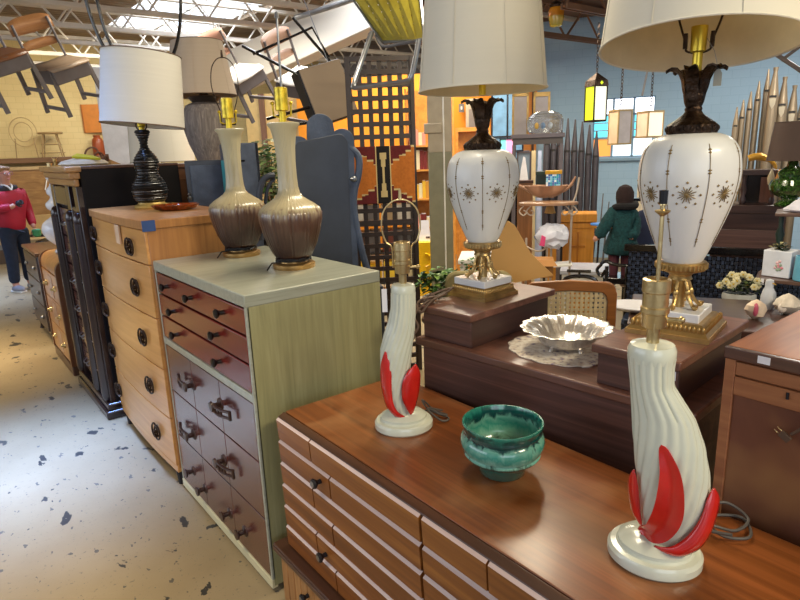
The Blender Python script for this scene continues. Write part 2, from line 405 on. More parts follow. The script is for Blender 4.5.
top.add([(xF + .002, yR, zT - .012), (xF + .027, yR, zT - .001), (xF + .027, yL, zT - .001), (xF + .002, yL, zT - .012), (xF + .002, yR, zT - .022), (xF + .027, yR, zT - .022), (xF + .027, yL, zT - .022), (xF + .002, yL, zT - .022)],
        [(0, 1, 2, 3), (7, 6, 5, 4), (0, 3, 7, 4), (1, 5, 6, 2), (0, 4, 5, 1), (3, 2, 6, 7)], 1)
top.build('top', [W_waltop, W_waldk], D, .003)
rowh = (zT - .012 - zB) / 6
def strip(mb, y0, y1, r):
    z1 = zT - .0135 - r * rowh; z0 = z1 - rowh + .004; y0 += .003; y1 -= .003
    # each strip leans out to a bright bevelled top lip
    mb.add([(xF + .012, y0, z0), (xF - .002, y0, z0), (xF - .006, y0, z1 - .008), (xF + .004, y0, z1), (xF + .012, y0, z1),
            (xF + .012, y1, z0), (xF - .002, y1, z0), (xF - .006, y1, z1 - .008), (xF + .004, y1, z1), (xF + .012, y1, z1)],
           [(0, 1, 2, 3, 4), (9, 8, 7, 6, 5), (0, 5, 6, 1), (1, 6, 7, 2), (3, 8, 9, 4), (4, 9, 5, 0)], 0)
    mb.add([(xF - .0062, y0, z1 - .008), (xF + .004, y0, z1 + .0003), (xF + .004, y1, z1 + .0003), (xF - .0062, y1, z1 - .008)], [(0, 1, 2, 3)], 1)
def knob(parent, y, z, r=.017):
    k = MB(); k.X = Matrix.Translation((xF - .004, y, z)) @ Matrix.Rotation(-PI / 2, 4, 'Y')
    k.lathe([(.008, 0), (.007, .012), (r * .75, .018), (r, .024), (r * .95, .029), (r * .6, .0315), (0, .032)], 20)
    k.lathe([(r * .62, .0316), (r * .62, .0322), (0, .0325)], 20, m=1, caps=False)
    return k.build('knob', [M_black, M_steel], parent)
zones = [(yL, 1.022), (1.017, .35), (.345, yR)]
for zi, (a, b_) in enumerate(zones):
    for half in range(2):
        dr = MB(); dr2 = MB()
        for r in range(3):
            R_ = half * 3 + r
            cut = a - (.225 if R_ % 2 == 0 else .335)
            strip(dr, cut, a, R_); strip(dr2, b_, cut, R_)
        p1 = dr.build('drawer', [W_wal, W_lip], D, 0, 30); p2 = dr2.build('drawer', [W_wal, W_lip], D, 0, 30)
        knob(p1, a - .28, zT - .0135 - (half * 3 + 1.5) * rowh + (.004 if half == 0 else -.01))
L = thing('low_cabinet', 'low slatted cabinet underneath the long walnut dresser', 'cabinet', (0, 0, 0))
MB().box(.80, 1.38, -.32, 1.84, .222, .258).box(.796, .81, -.32, 1.84, .23, .25).build('top', W_waldk, L, .004)
sl = MB().box(.84, 1.38, -.3, 1.81, .0, .222, 1)
for i in range(44): y = 1.815 - i * .048; sl.box(.815, .842, y - .045, y, .012, .222)
sl.build('slatted_front', [wood('tan_slats', '#8a5c32', '#b58450', 'Z', 30, 2, .4, .15), W_waldk], L, .003)
k_ = knob(L, 1.62, .16, .016); k_.location = (-.02, 0, 0)

# ------------------------------------------------------------------ grey-green chest with red drawers
W_lime = wood('limed_grey_green', '#8b8860', '#aaa67c', 'Z', 46, 2.2, .45, .1, mid='#9b976c')
W_limetop = wood('limed_grey_top', '#8f9282', '#adb0a0', 'X', 40, 2, .3, .3)
W_red = wood('red_mahogany', '#55160f', '#86261a', 'Y', 24, 1.4, .27, .45, mid='#6c1d13')
W_redk = wood('brown_mahogany', '#431a14', '#64302a', 'Y', 16, 1.2, .24, .7, spec=.8)
G = thing('tall_chest', 'grey-green chest of drawers with glossy red drawer fronts', 'chest of drawers', (.808, 1.89, 0))
w, dp, h = 1.0, .572, 1.19
MB().box(.004, dp, 0, .022, .03, h - .045).box(.004, dp, w - .022, w, .03, h - .045).box(dp - .015, dp, .02, w - .02, .05, h - .045).box(.02, dp - .01, .02, w - .02, .05, .08).box(.03, .05, .02, w - .02, .05, h - .045, 1).build('case', [W_lime, W_redk], G, .002)
MB().box(-.004, dp, -.002, w + .002, h - .045, h).build('top', W_limetop, G, .004)
MB().box(-.003, .02, 0.0005, w - .0005, .79, .822).build('divider_rail', W_limetop, G, .002)
MB().box(-.005, .02, .0005, w - .0005, .02, .062).build('base_rail', wood('cream_rail', '#c3bb93', '#d6cfab', 'Y', 30, 2, .45, .1), G, .003)
for y in (0, w - .014): MB().box(-.002, .012, y, y + .014, .06, h - .045).build('front_stile', W_limetop, G, .002)
for x in (.04, dp - .06):
    for y in (.06, w - .06): MB().box(x - .025, x + .025, y - .025, y + .025, 0, .052).build('foot', M_black, G)
def gknob(parent, y, z):
    k = MB(); k.X = Matrix.Translation((.002, y, z)) @ Matrix.Rotation(-PI / 2, 4, 'Y')
    k.lathe([(.012, 0), (.009, .008), (.008, .02), (.017, .028), (.019, .034), (.014, .04), (0, .042)], 18)
    return k.build('knob', M_pewter, parent)
def gspool(parent, y, z):
    k = MB(); k.X = Matrix.Translation((.002, y, z)) @ Matrix.Rotation(-PI / 2, 4, 'Y')
    k.lathe([(.026, 0), (.024, .006), (.011, .012), (.011, .03), (.022, .038), (.022, .044), (0, .046)], 18)
    return k.build('knob', wood('dark_pull', '#2a1712', '#3d221a', 'Z'), parent)
def gpull(parent, y, z, sgn):
    k = MB(); k.X = Matrix.Translation((.002, y, z)) @ Matrix.Rotation(-PI / 2, 4, 'Y')
    k.lathe([(.028, 0), (.026, .007), (.012, .014), (.012, .03), (.024, .038), (.02, .046), (0, .048)], 18)
    k.X = Matrix()
    for dz in (.014, -.014): k.tube(smoothpath([(-.03, y + sgn * .01, z + dz * .6), (-.038, y + sgn * .05, z + dz), (-.03, y + sgn * .1, z + dz * .9), (-.016, y + sgn * .135, z + dz * .9)], 4), .006, 8)
    k.tube([(-.018, y + sgn * .135, z - .02), (-.018, y + sgn * .135, z + .02)], .007, 8)
    for t in (.06, .09): k.tube([(-.034, y + sgn * t, z - .012), (-.034, y + sgn * t, z + .012)], .005, 6)
    return k.build('pull', wood('dark_pull', '#2a1712', '#3d221a', 'Z'), parent)
rows = [(1.043, 1.142), (.938, 1.038), (.826, .933)]
for i, (a, c_) in enumerate(rows):
    m_ = W_red
    p = MB().box(-.001, .03, .017, w - .017, a, c_ - .004).build('drawer', m_, G, .003)
    for y in ([.20, .53, .83] if i == 0 else [.285, .775]): gknob(p, y, (a + c_) / 2)
for a, c_, hs in [(.557, .785, [(.345, .68, -1), (.655, .672, 1)]), (.32, .552, [(.38, .415, -1), (.73, .405, 1)])]:
    p = MB()
    for y0, y1 in ((.017, .335), (.338, .655), (.658, w - .017)): p.box(-.001, .03, y0, y1, a, c_)
    p = p.build('drawer', W_redk, G, .002)
    for y, z, s in hs: gpull(p, y, z, s)
p = MB()
for y0, y1 in ((.017, .335), (.338, .655), (.658, w - .017)): p.box(-.001, .03, y0, y1, .066, .315)
p = p.build('drawer', W_redk, G, .002)
for y, z in ((.23, .155), (.38, .165), (.67, .15), (.81, .182)): gspool(p, y, z)

# ------------------------------------------------------------------ honey maple chest with bowed drawers
W_map = wood('honey_maple', '#bd8347', '#dba567', 'Y', 22, 1.1, .3, .3, mid='#cf9654')
W_mapside = wood('honey_maple_side', '#9a6636', '#bd854a', 'Z', 26, 1.4, .38, .2)
P_ = thing('tall_chest', 'honey maple bow-front chest of drawers with round black pulls', 'chest of drawers', (.79, 2.905, 0))
w, dp, h = 1.06, .5, 1.376
def bow(y): return -.016 * math.sin(PI * max(0, min(1, y / w))) ** .8
MB().box(.012, dp, 0, w, .11, h - .042).build('case', W_mapside, P_, .003)
def bowpiece(y0, y1, z0, z1, back, out=0, n=20):
    mb = MB(); vs = []
    for i in range(n + 1):
        y = y0 + (y1 - y0) * i / n; x = bow(y) - out
        vs += [(x, y, z0), (x, y, z1), (back, y, z0), (back, y, z1)]
    fs = []
    for i in range(n):
        a = i * 4; c = a + 4
        fs += [(a, c, c + 1, a + 1), (a + 2, a + 3, c + 3, c + 2), (a + 1, c + 1, c + 3, a + 3), (a, a + 2, c + 2, c)]
    fs += [(0, 1, 3, 2), (n * 4, n * 4 + 2, n * 4 + 3, n * 4 + 1)]
    return mb.add(vs, fs)
bowpiece(-.006, w + .006, h - .042, h, dp, .010).build('top', W_mapside, P_, .004)
bowpiece(.005, w - .005, .085, .122, .03, -.004).build('base_rail', W_map, P_, .003)
for x in (.03, dp - .05):
    for y in (.05, w - .05): MB().tube([(x, y, .112), (x, y, .03), (x, y, 0)], [.028, .02, .018], 10).build('foot', M_black, P_)
def ring_pull(parent, y, z):
    k = MB(); x = bow(y)
    k.X = Matrix.Translation((x - .004, y, z))
    for s in (-1, 1):
        k.tube([(-.012 - .006 * math.cos(t), s * .021 + .023 * math.cos(t), .04 * math.sin(t)) for t in [2 * PI * i / 16 for i in range(16)]], .0052, 8, closed=True)
    k.cyl((0, 0, 0), (-.018, 0, 0), .009); k.ball((-.018, 0, 0), .009)
    for s in (-1, 1): k.cyl((0, 0, s * .03), (-.014, 0, s * .03), .006)
    return k.build('pull', mat('dark_pull_metal', '#3a2c22', .35, .8, .25), parent)
zz = [h - .044, 1.166, .905, .646, .386, .124]
for i in range(5):
    p = bowpiece(.005, w - .005, zz[i + 1] + .003, zz[i] - .003, .03).build('drawer', W_map, P_, .003)
    for y in (.205, w - .08): ring_pull(p, y, (zz[i] + zz[i + 1]) / 2 - (.0 if i else .01))
MB().box(bow(0) - .01, .05, -.0085, -.0055, h - .05, h + .0005).box(-.0, .05, -.009, -.007, h - .05, h - .002).build('blue_tape', mat('blue_tape', '#27467e', .6), P_)['label'] = 'blue masking tape on the top corner'
MB().box(bow(.4) - .012, bow(.4) - .0035, .36, .43, h - .14, h - .045).build('clear_tape', mat('clear_tape', '#dcb892', .3), P_)

# ------------------------------------------------------------------ tall dark wardrobe
W_ebon = wood('ebonised_wood', '#1b0f10', '#33201d', 'Z', 20, 1.4, .22, .4)
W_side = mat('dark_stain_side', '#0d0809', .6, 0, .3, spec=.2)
W_crown = wood('sunlit_cornice', '#8a6238', '#b98c56', 'Y', 22, 1.4, .4, .2)  # sunlight on the front cornice is put into its colour
T = thing('tall_wardrobe', 'tall dark carved wardrobe chest with a cornice in pale sunlit colour', 'wardrobe', (.752, 4.06, 0))
w, dp, h = .88, .62, 1.625
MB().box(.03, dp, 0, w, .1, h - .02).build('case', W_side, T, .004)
MB().box(.005, dp, .0, w, h - .02, h - .002).build('top', W_waldk, T, .004); MB().box(-.05, .04, -.015, w + .02, h - .035, h).box(-.03, .03, -.008, w + .01, h - .075, h - .035).box(-.008, .02, -.002, w, h - .12, h - .075).build('cornice', W_crown, T, .008)
MB().box(-.04, dp, -.012, w + .012, 0, .06).box(-.025, dp, -.006, w + .006, .06, .11).build('plinth', W_ebon, T, .012)
for y in (.06, .30, w - .06):
    p = MB().box(-.002, .035, y - .055, y + .055, .11, h - .12)
    p.X = Matrix.Translation((-.004, y, 0)); p.tube([(0, 0, .16), (0, 0, h - .34)], .035, 12); p.ball((0, 0, h - .33), (.035, .035, .06)); p.ball((0, 0, .16), (.035, .035, .05))
    p.build('pilaster', W_ebon, T, .004)
for i in range(6):
    z = .16 + i * .2
    p = MB().box(.01, .04, .37, w - .13, z, z + .188); p.slab([(.009, .5, z + .03), (.009, w - .25, z + .03), (.009, w - .25, z + .15), (.009, .5, z + .15)], -.006, 0)
    p = p.build('drawer', W_redk, T, .004)
    for y in (.52, w - .28): MB().tube(smoothpath([(.008, y - .05, z + .1), (-.018, y - .03, z + .085), (-.018, y + .03, z + .085), (.008, y + .05, z + .1)], 4), .004, 8).build('handle', M_steel, p)
for i in range(5):
    z = .2 + i * .2
    p = MB().box(.012, .04, .13, .24, z, z + .185).build('drawer', W_redk, T, .003)
    MB().tube([(.008, .15, z + .1), (-.014, .16, z + .09), (-.014, .21, z + .09), (.008, .22, z + .1)], .005, 6).build('handle', M_steel, p)
MB().box(.0, .03, .12, .25, 1.24, 1.38).box(.0, .03, .36, w - .12, 1.37, 1.5).build('carved_panel', W_ebon, T, .01)

# ------------------------------------------------------------------ waterfall dresser and a small dark chest beyond
W_wf = wood('waterfall_veneer', '#a3683a', '#c98f55', 'Z', 18, 2, .3, .35, mid='#b67d48')
W_burl = wood('pinkish_burl', '#a1765c', '#c29a7e', 'Z', 12, 4, .35, .3, dist=2)
Q = thing('waterfall_dresser', 'low honey brown dresser with a rolled top edge beyond the dark wardrobe', 'dresser', (.712, 5.14, 0))
w, dp, h = .78, .5, .93
def wf_profile(x0, x1, z0, z1, r=.09, n=8):
    return [(x1, z0), (x1, z1)] + [(x0 + r - r * math.sin(PI / 2 * i / n), z1 - r + r * math.cos(PI / 2 * i / n)) for i in range(n + 1)] + [(x0, z0)]
MB().prism(wf_profile(0, dp, .08, h), -.006, .035).build('side_panel', wood('dark_brown_side', '#5d3720', '#7a4c2c', 'Z'), Q, .003)
MB().prism(wf_profile(0, dp, .08, h), w - .035, w).build('side_panel', wood('dark_brown_side', '#5d3720', '#7a4c2c', 'Z'), Q, .003)
MB().prism(wf_profile(.012, dp - .01, h - .13, h - .002), .035, w - .035).build('top', W_wf, Q, .003)
MB().box(.03, dp - .01, .035, w - .035, .1, h - .12).build('case', W_waldk, Q)
MB().box(.004, dp, 0, w, 0, .09).build('plinth', W_waldk, Q, .01)
for i in range(3):
    z = .1 + i * .232
    p = MB().box(.008, .035, .04, w - .04, z, z + .226); p.box(.005, .009, .3, .48, z + .02, z + .2, 1)
    p = p.build('drawer', [W_wf, W_burl], Q, .003)
    for y in (.2, w - .2):
        k = MB(); k.X = Matrix.Translation((.006, y, z + .115)) @ Matrix.Rotation(-PI / 2, 4, 'Y'); k.lathe([(.026, 0), (.024, .01), (.012, .014), (.01, .03), (0, .032)], 12); k.build('knob', M_brass, p)
S = thing('small_chest', 'small dark chest at the far end of the dresser row', 'chest of drawers', (.74, 6.2, 0))
MB().box(0, .45, 0, .85, .1, .84).build('case', W_ebon, S, .006)
MB().box(-.015, .46, -.01, .86, .84, .87).build('top', wood('worn_dark_top', '#54382a', '#7b5840', 'Y'), S, .006)
for i in range(3):
    p = MB().box(-.01, .01, .03, .82, .13 + i * .235, .13 + i * .235 + .225).build('drawer', wood('greyed_drawer', '#352826', '#4e403c', 'Y'), S, .004)
    for y in (.2, .65): MB().ball((-.02, y, .24 + i * .235), .018).build('knob', M_steel, p)
for y in (.05, .8):
    for x in (.04, .41): MB().tube([(x, y, .1), (x, y, .05), (x - .01, y, 0)], [.03, .018, .022], 8).build('leg', W_ebon, S)

# ------------------------------------------------------------------ brown vanity seen from behind, with a raised box at each end
W_van = wood('reddish_brown_back', '#40261f', '#7c5246', 'X', 30, .8, .5, .1, mid='#5c3b31')
W_vant = wood('vanity_top', '#4e3026', '#835848', 'X', 30, .8, .32, .25)
W_vand = wood('vanity_dark_side', '#33211d', '#4d332b', 'Y', 26, 1.3, .4, .2)
ang = math.radians(5); V = thing('vanity_desk', 'brown dressing table seen from behind with raised boxes at both ends', 'dressing table', (1.375, 1.66, 0), -PI / 2 + ang)
# local x runs along the back (away from the maple side), local y runs away from the visitor
LW, BW = 1.01, .245
MB().box(.01, LW - .02, .02, .54, .55, .935).box(.01, .2, .06, .5, 0, .56).box(LW - .22, LW - .02, .06, .5, 0, .56).build('case', W_van, V, .003)
MB().box(-.01, LW, 0, .56, .935, .965).build('top', W_vant, V, .005)
for x0 in (0, .708):
    b_ = MB().box(x0 + .008, x0 + BW - .006, .028, .5, .965, 1.062).build('end_box', [W_van], V, .003)
    MB().box(x0 + BW - .0065, x0 + BW - .004, .03, .5, .966, 1.06).build('side_veneer', W_vand, b_)
    MB().box(x0 - .006, x0 + BW + .004, .012, .54, 1.062, 1.088).build('box_top', W_vant, b_, .004)
MB().box(.708 + BW - .035, .708 + BW - .012, .0265, .029, 1.03, 1.055).build('price_tag', M_paper, V)

# ------------------------------------------------------------------ cabinet with an unfinished back at the right
W_pine = wood('raw_pine', '#83492a', '#b0754a', 'Y', 20, 1.3, .6, 0, mid='#98603a')
W_hb = wood('hardboard_back', '#5f3320', '#7b4a30', 'Z', 5, 2.5, .6, 0, stain=('#a87a48', 2.6, .7))
W_ctop = wood('cabinet_top', '#87481f', '#b06d3c', 'X', 24, 1.2, .45, .05)
K = thing('back_turned_cabinet', 'brown cabinet turned to show its unfinished wooden back', 'cabinet', (1.42, .578, 0))
kw, kd, kh = .95, .58, 1.178
MB().box(.012, kd, -kw, 0, 0, kh - .026).build('case', W_pine, K, .003)
MB().box(.01, kd + .01, -kw, .004, kh - .026, kh).build('top', W_ctop, K, .004)
MB().box(-.002, .014, -kw, .006, kh - .03, kh - .001).build('top_edge', wood('dark_edge', '#3d2520', '#5c3a2e', 'Y'), K, .003)
MB().box(0, .014, -.022, .002, 0, kh - .03).box(.002, .014, -kw, -.022, kh - .066, kh - .034).box(0, .014, -kw, -.022, kh - .115, kh - .07).build('back_frame', W_pine, K, .002)
MB().box(.006, .014, -kw, -.022, 0, kh - .117).build('back_panel', W_hb, K)
MB().box(-.003, -.001, -.094, -.068, kh - .023, kh - .006).build('price_tag', M_paper, K)
MB().tube([(.0, -.135, kh - .076), (-.006, -.137, kh - .09)], .003, 6).build('nail', M_black, K)
cp = smoothpath([(.1, -.30, kh + .004), (.02, -.24, kh + .006), (-.012, -.2, kh - .02), (-.018, -.19, kh - .09), (-.014, -.175, kh - .14), (-.012, -.155, kh - .165)], 6)
pc = MB().tube(cp, .0035, 6).build('power_cord', M_cord, K)
pl = MB(); pl.X = Matrix.Translation((-.012, -.145, kh - .175)) @ Matrix.Rotation(math.radians(35), 4, 'X') @ Matrix.Scale(.65, 4)
pl.box(-.006, .006, -.016, .02, -.012, .012).box(-.002, .002, .02, .04, -.009, -.006, 1).box(-.002, .002, .02, .04, .006, .009, 1).build('plug', [M_cord, M_brass], pc, .002)
# ------------------------------------------------------------------ lamp fittings
def socket(parent, c, s=1, metal=None, mark=None):
    k = MB(); x, y, z = c
    k.lathe([(.012 * s, 0), (.012 * s, .03 * s), (.022 * s, .034 * s), (.024 * s, .06 * s), (.0265 * s, .062 * s), (.0265 * s, .072 * s), (.024 * s, .074 * s), (.024 * s, .10 * s), (.026 * s, .102 * s), (.0255 * s, .125 * s), (.02 * s, .127 * s), (.02 * s, .1 * s)], 22, (x, y, z))
    k.cyl((x + .02 * s, y, z + .05 * s), (x + .045 * s, y, z + .05 * s), .004 * s); k.ball((x + .048 * s, y, z + .05 * s), .007 * s, 8, 6)
    return k.build('socket', metal or M_brass, parent)
def harp(parent, c, w, z0, h, r=.0025, m=None):
    x, y, z = c; pts = []
    for i in range(25):
        t = -PI * .5 * 1.0 + 2 * PI * i / 24
        pts.append(None)
    prof = [(.03, 0), (.032, .06), (w * .8, h * .38), (w, h * .6), (w * .86, h * .84), (w * .45, h * .97), (0, h)]
    L_ = smoothpath([(x - a, y, z + z0 + b_) for a, b_ in prof] + [(x + a, y, z + z0 + b_) for a, b_ in reversed(prof[:-1])], 5)
    k = MB().tube(L_, r, 8); k.cyl((x, y, z + z0 + h), (x, y, z + z0 + h + .03), .006, .004, 10)
    k.tube([(x - .032, y, z + z0), (x + .032, y, z + z0)], .004, 6)
    return k.build('harp', m or M_brass, parent)

# ------------------------------------------------------------------ the pair of white and red ceramic plant lamps
M_ceram = mat('cream_ceramic', '#d3d6c3', .22, 0, .05, 12, coat=.45)
M_ceramred = mat('red_glazed_leaf', '#c8231c', .22, 0, .16, 16, coat=.5)
BODY_R = [  # height, left edge, right edge, half depth (right-hand lamp, lateral metres)
    (.038, -.030, .052, .036), (.06, -.022, .074, .041), (.085, -.032, .094, .046), (.12, -.036, .100, .050), (.16, -.040, .100, .052), (.22, -.050, .094, .053),
    (.28, -.058, .080, .050), (.335, -.064, .058, .046), (.37, -.068, .034, .044), (.40, -.071, .014, .044), (.44, -.077, .012, .045), (.462, -.080, .014, .046)]
BODY_L = [(z, a / .94, c / .94, d) for z, a, c, d in [(.038, -.034, .036, .036), (.063, -.024, .047, .04), (.085, -.018, .056, .045), (.113, -.016, .064, .048), (.176, -.025, .068, .052), (.23, -.028, .067, .052), (.277, -.034, .064, .05), (.32, -.041, .053, .047), (.365, -.046, .037, .045), (.41, -.049, .027, .044), (.462, -.05, .024, .044)]]
def ceramic_lamp(label, loc, mir, rz, kind=0):
    BODY = BODY_L if kind else BODY_R
    t = thing('ceramic_table_lamp', label, 'lamp', loc, rz); t.scale = (.94, .94, .97) if kind else (.955, .955, .985)
    MB().lathe([(.094, 0), (.1, .006), (.1, .022), (.094, .03), (.082, .032), (.078, .036), (.078, .044), (.06, .056), (.03, .06), (0, .06)], 48, sy=.9).build('base', M_ceram, t)
    b_ = MB(); N = 96; Zs = [.036 + (.462 - .036) * i / 46 for i in range(47)]; vs = []
    for z in Zs:
        a, c, d = interp(BODY, z); cx = (a + c) / 2; rx = (c - a) / 2
        tw = 1.5 * max(0, (.34 - z) / .3) ** 1.25 * mir
        for k in range(N):
            th = 2 * PI * k / N
            rib = 1 + (.085 * abs(math.sin((th + tw) * 9)) ** .7 - .05)
            vs.append(((cx + rx * math.cos(th) * rib) * mir, d * math.sin(th) * rib, z))
    fs = [(i * N + k, i * N + (k + 1) % N, (i + 1) * N + (k + 1) % N, (i + 1) * N + k) for i in range(len(Zs) - 1) for k in range(N)]
    fs += [tuple(reversed(range(N)))]
    b_.add(vs, fs); b_.build('body', M_ceram, t, smooth=50)
    a, c, d = interp(BODY, .462); cx = (a + c) / 2 * mir; R_ = (c - a) / 2 * 1.04
    MB().lathe([(R_ * .97, .452), (R_, .46), (R_, .476), (R_ * .9, .486), (.02, .49), (0, .49)], 36, (cx, 0, 0), sx=.98, sy=.96).build('cap', M_ceram, t)
    # red leaves lying on the front and sides of the ribs
    def leaf(path, width, out, rim=.0035):
        lf = MB(); P = smoothpath([(p[0], 0, p[1]) for p in path], 7); n = len(P); vs = []; M_ = 9
        def surf(x, z, side, lift):
            a, c, d = interp(BODY, z); q = max(-.97, min(.97, (x - (a + c) / 2) / ((c - a) / 2)))
            return (x * mir, side * d * math.sqrt(1 - q * q) * 1.02 + side * lift, z)
        for layer in range(2):
            for i, p in enumerate(P):
                s_ = i / (n - 1); wd = width * (math.sin(PI * min(1, s_ * .97 + .03)) ** .65)
                tg = (P[min(i + 1, n - 1)] - P[max(i - 1, 0)]).normalized(); nx, nz = tg.z, -tg.x
                for j in range(M_):
                    u = (j / (M_ - 1) - .5) * 2; lift = out * (1 - .75 * (1 - abs(u)) ** 1.0) * math.sin(PI * min(1, s_ + .08)) ** .5
                    if layer: lift -= .004
                    vs.append(surf(p.x + nx * u * wd / 2, p.z + nz * u * wd / 2, -1, lift + .002))
        fs = []; mm = []; Kk = n * M_
        for i in range(n - 1):
            for j in range(M_ - 1):
                q = (i * M_ + j, i * M_ + j + 1, (i + 1) * M_ + j + 1, (i + 1) * M_ + j); fs.append(q); fs.append(tuple(Kk + w_ for w_ in reversed(q)))
            for j in (0, M_ - 1): q = (i * M_ + j, (i + 1) * M_ + j, (i + 1) * M_ + j + Kk, i * M_ + j + Kk); fs.append(q)
        lf.add(vs, fs); return lf
    if kind: pass
    else: leaf([(-.033, .066), (-.003, .089), (.016, .128), (.023, .17), (.019, .235), (-.002, .292)], .058, .016).build('red_leaf', M_ceramred, t, smooth=60)
    # leaf on the bulging side: stands out past the silhouette
    def side_leaf(pts, wid, y0, m, n_=8):
        lf = MB(); P = smoothpath(pts, 6); n = len(P); vs = []
        for i, p in enumerate(P):
            s_ = i / (n - 1); wd = wid * math.sin(PI * min(1, .05 + .95 * s_)) ** .6
            for j in range(7):
                u = (j / 6 - .5); vs.append(((p.x + .014 * math.cos(u * PI)) * mir, p.y + u * wd, p.z + .006 * math.cos(u * PI)))
        fs = [(i * 7 + j, i * 7 + j + 1, (i + 1) * 7 + j + 1, (i + 1) * 7 + j) for i in range(n - 1) for j in range(6)]
        lf.add(vs, fs); return lf.build('red_leaf', m, t, smooth=60, solid=.006)
    # broad leaf curling out of the bulging side, and a slim one on the other flank
    def curl(edge_in, edge_out, m):
        A_, B_ = smoothpath(edge_in, 6), smoothpath(edge_out, 6); n = len(A_); vs = []; K_ = 7
        for i in range(n):
            for j in range(K_):
                u = j / (K_ - 1); q = A_[i].lerp(B_[i], u); bl = math.sin(PI * u) * .012 * math.sin(PI * i / (n - 1)); vs.append((q.x * mir, q.y - bl, q.z))
        return MB().add(vs, [(i * K_ + j, i * K_ + j + 1, (i + 1) * K_ + j + 1, (i + 1) * K_ + j) for i in range(n - 1) for j in range(K_ - 1)]).build('red_leaf', m, t, smooth=60, solid=.005)
    if kind:
        curl([(-.018, -.044, .06), (-.006, -.05, .085), (.008, -.054, .125), (.006, -.055, .175), (-.012, -.052, .21), (-.034, -.046, .228)],
             [(-.028, -.036, .064), (-.04, -.03, .09), (-.05, -.03, .13), (-.056, -.032, .175), (-.054, -.036, .205), (-.042, -.04, .232)], M_ceramred)
        curl([(-.006, -.046, .052), (.024, -.05, .075), (.038, -.05, .105), (.042, -.048, .15), (.04, -.047, .19), (.042, -.044, .235), (.052, -.036, .275)],
             [(-.004, -.044, .048), (.03, -.044, .058), (.058, -.034, .09), (.07, -.024, .14), (.073, -.022, .19), (.07, -.024, .235), (.056, -.032, .279)], M_ceramred)
    else: curl([(.0, -.048, .058), (.03, -.058, .07), (.055, -.054, .092), (.074, -.046, .12), (.086, -.038, .15), (.092, -.03, .178), (.1, -.02, .196)],
         [(.004, -.048, .054), (.046, -.056, .052), (.082, -.046, .07), (.102, -.032, .1), (.113, -.018, .14), (.115, -.012, .176), (.104, -.016, .199)], M_ceramred)
    if not kind: curl([(-.028, -.03, .09), (-.034, -.03, .12), (-.038, -.03, .15), (-.042, -.03, .18), (-.05, -.028, .21)],
         [(-.03, -.028, .088), (-.048, -.02, .112), (-.058, -.016, .15), (-.06, -.016, .185), (-.052, -.026, .214)], M_ceramred)
    socket(t, (cx, 0, .487), 1.06)
    return t, cx
p = (1.102, 1.412, .78)
t, cx = ceramic_lamp('cream ceramic lamp with red leaves and wire harp, nearer the grey-green chest', p, -1, facing(p) + .1, 1)
harp(t, (cx, 0, 0), .062, .545, .205)
hg = MB().tube([(cx - .045, 0, .58), (cx - .06, -.002, .575), (cx - .062, -.002, .47)], .0012, 5).box(cx - .071, cx - .054, -.004, -.001, .40, .475, 1).build('hang_tag', [M_black, M_paper], t)
c_ = MB().tube(smoothpath([(.05, .06, .012), (.1, .05, .03), (.13, .03, .02), (.16, .05, .006), (.12, .1, .006), (.09, .06, .05), (.07, .03, .075), (.1, .07, .02), (.16, .02, .008), (.13, -.0, .01), (.09, .05, .035), (.15, .09, .006)], 7), .0035, 6).build('cord', M_cordg, t)
p = (1.104, .556, .78)
t, cx = ceramic_lamp('cream ceramic lamp with red leaves and one upright brass rod, nearest the visitor', p, 1, facing(p))
k = MB().tube([(cx + .002, -.02, .515), (cx + .002, -.02, .76)], .0042, 10); k.lathe([(.004, .745), (.014, .753), (.0145, .756), (.005, .758), (.005, .765), (.0075, .766), (.007, .77), (0, .771)], 18, (cx + .002, -.02, 0)); k.build('harp', M_brass, t)
MB().lathe([(.0075, .768), (.0085, .793), (0, .794)], 16, (cx + .002, -.02, .0)).build('finial', M_blackpl, t)
MB().tube(smoothpath([(.02, .09, .012), (.1, .12, .03), (.17, .15, .012), (.2, .2, .02), (.15, .22, .04), (.1, .17, .03), (.14, .12, .012), (.2, .14, .01), (.19, .22, .008), (.12, .2, .008), (.1, .12, .02), (.16, .1, .03)], 7), .0036, 6).build('cord', M_cordg, t)

# ------------------------------------------------------------------ teal pottery bowl
M_teal = None
m, n, l, b = nodes('teal_drip_glaze')
v = coords(n, l, (1, 1, .45)); f1 = noise(n, l, v, 26, 4, 1.2); t_ = n.new('ShaderNodeTexCoord'); s_ = n.new('ShaderNodeSeparateXYZ'); l.new(t_.outputs['Object'], s_.inputs[0])
mm = n.new('ShaderNodeMath'); mm.operation = 'MULTIPLY_ADD'; l.new(f1, mm.inputs[0]); mm.inputs[1].default_value = .07; l.new(s_.outputs[2], mm.inputs[2])
l.new(ramp(n, l, mm.outputs[0], [(.0, lin('#39463c')), (.05, lin('#46604f')), (.07, lin('#2c6a5c')), (.085, lin('#3d5a4c')), (.1, lin('#86bfa9')), (.125, lin('#3f9583')), (.145, lin('#78b59f')), (.157, lin('#123a3d')), (.172, lin('#15524a')), (.185, lin('#2b8470')), (.22, lin('#1a5a4e'))]), b.inputs['Base Color'])
b.inputs['Roughness'].default_value = .14; b.inputs['Coat Weight'].default_value = .6; M_teal = m
o = MB().lathe([(.058, 0), (.062, .004), (.064, .018), (.074, .038), (.088, .05), (.102, .056), (.104, .06), (.1, .064), (.11, .078), (.114, .094), (.111, .108), (.103, .116), (.106, .122), (.105, .127), (.104, .138), (.11, .144), (.109, .15), (.104, .15), (.099, .138), (.098, .122), (.104, .106), (.106, .092), (.1, .07), (.08, .044), (.04, .03), (0, .028)], 56, fn=lambda t, z: 1 + .008 * math.sin(3 * t + 20 * z)).build('pottery_bowl', M_teal, smooth=60)
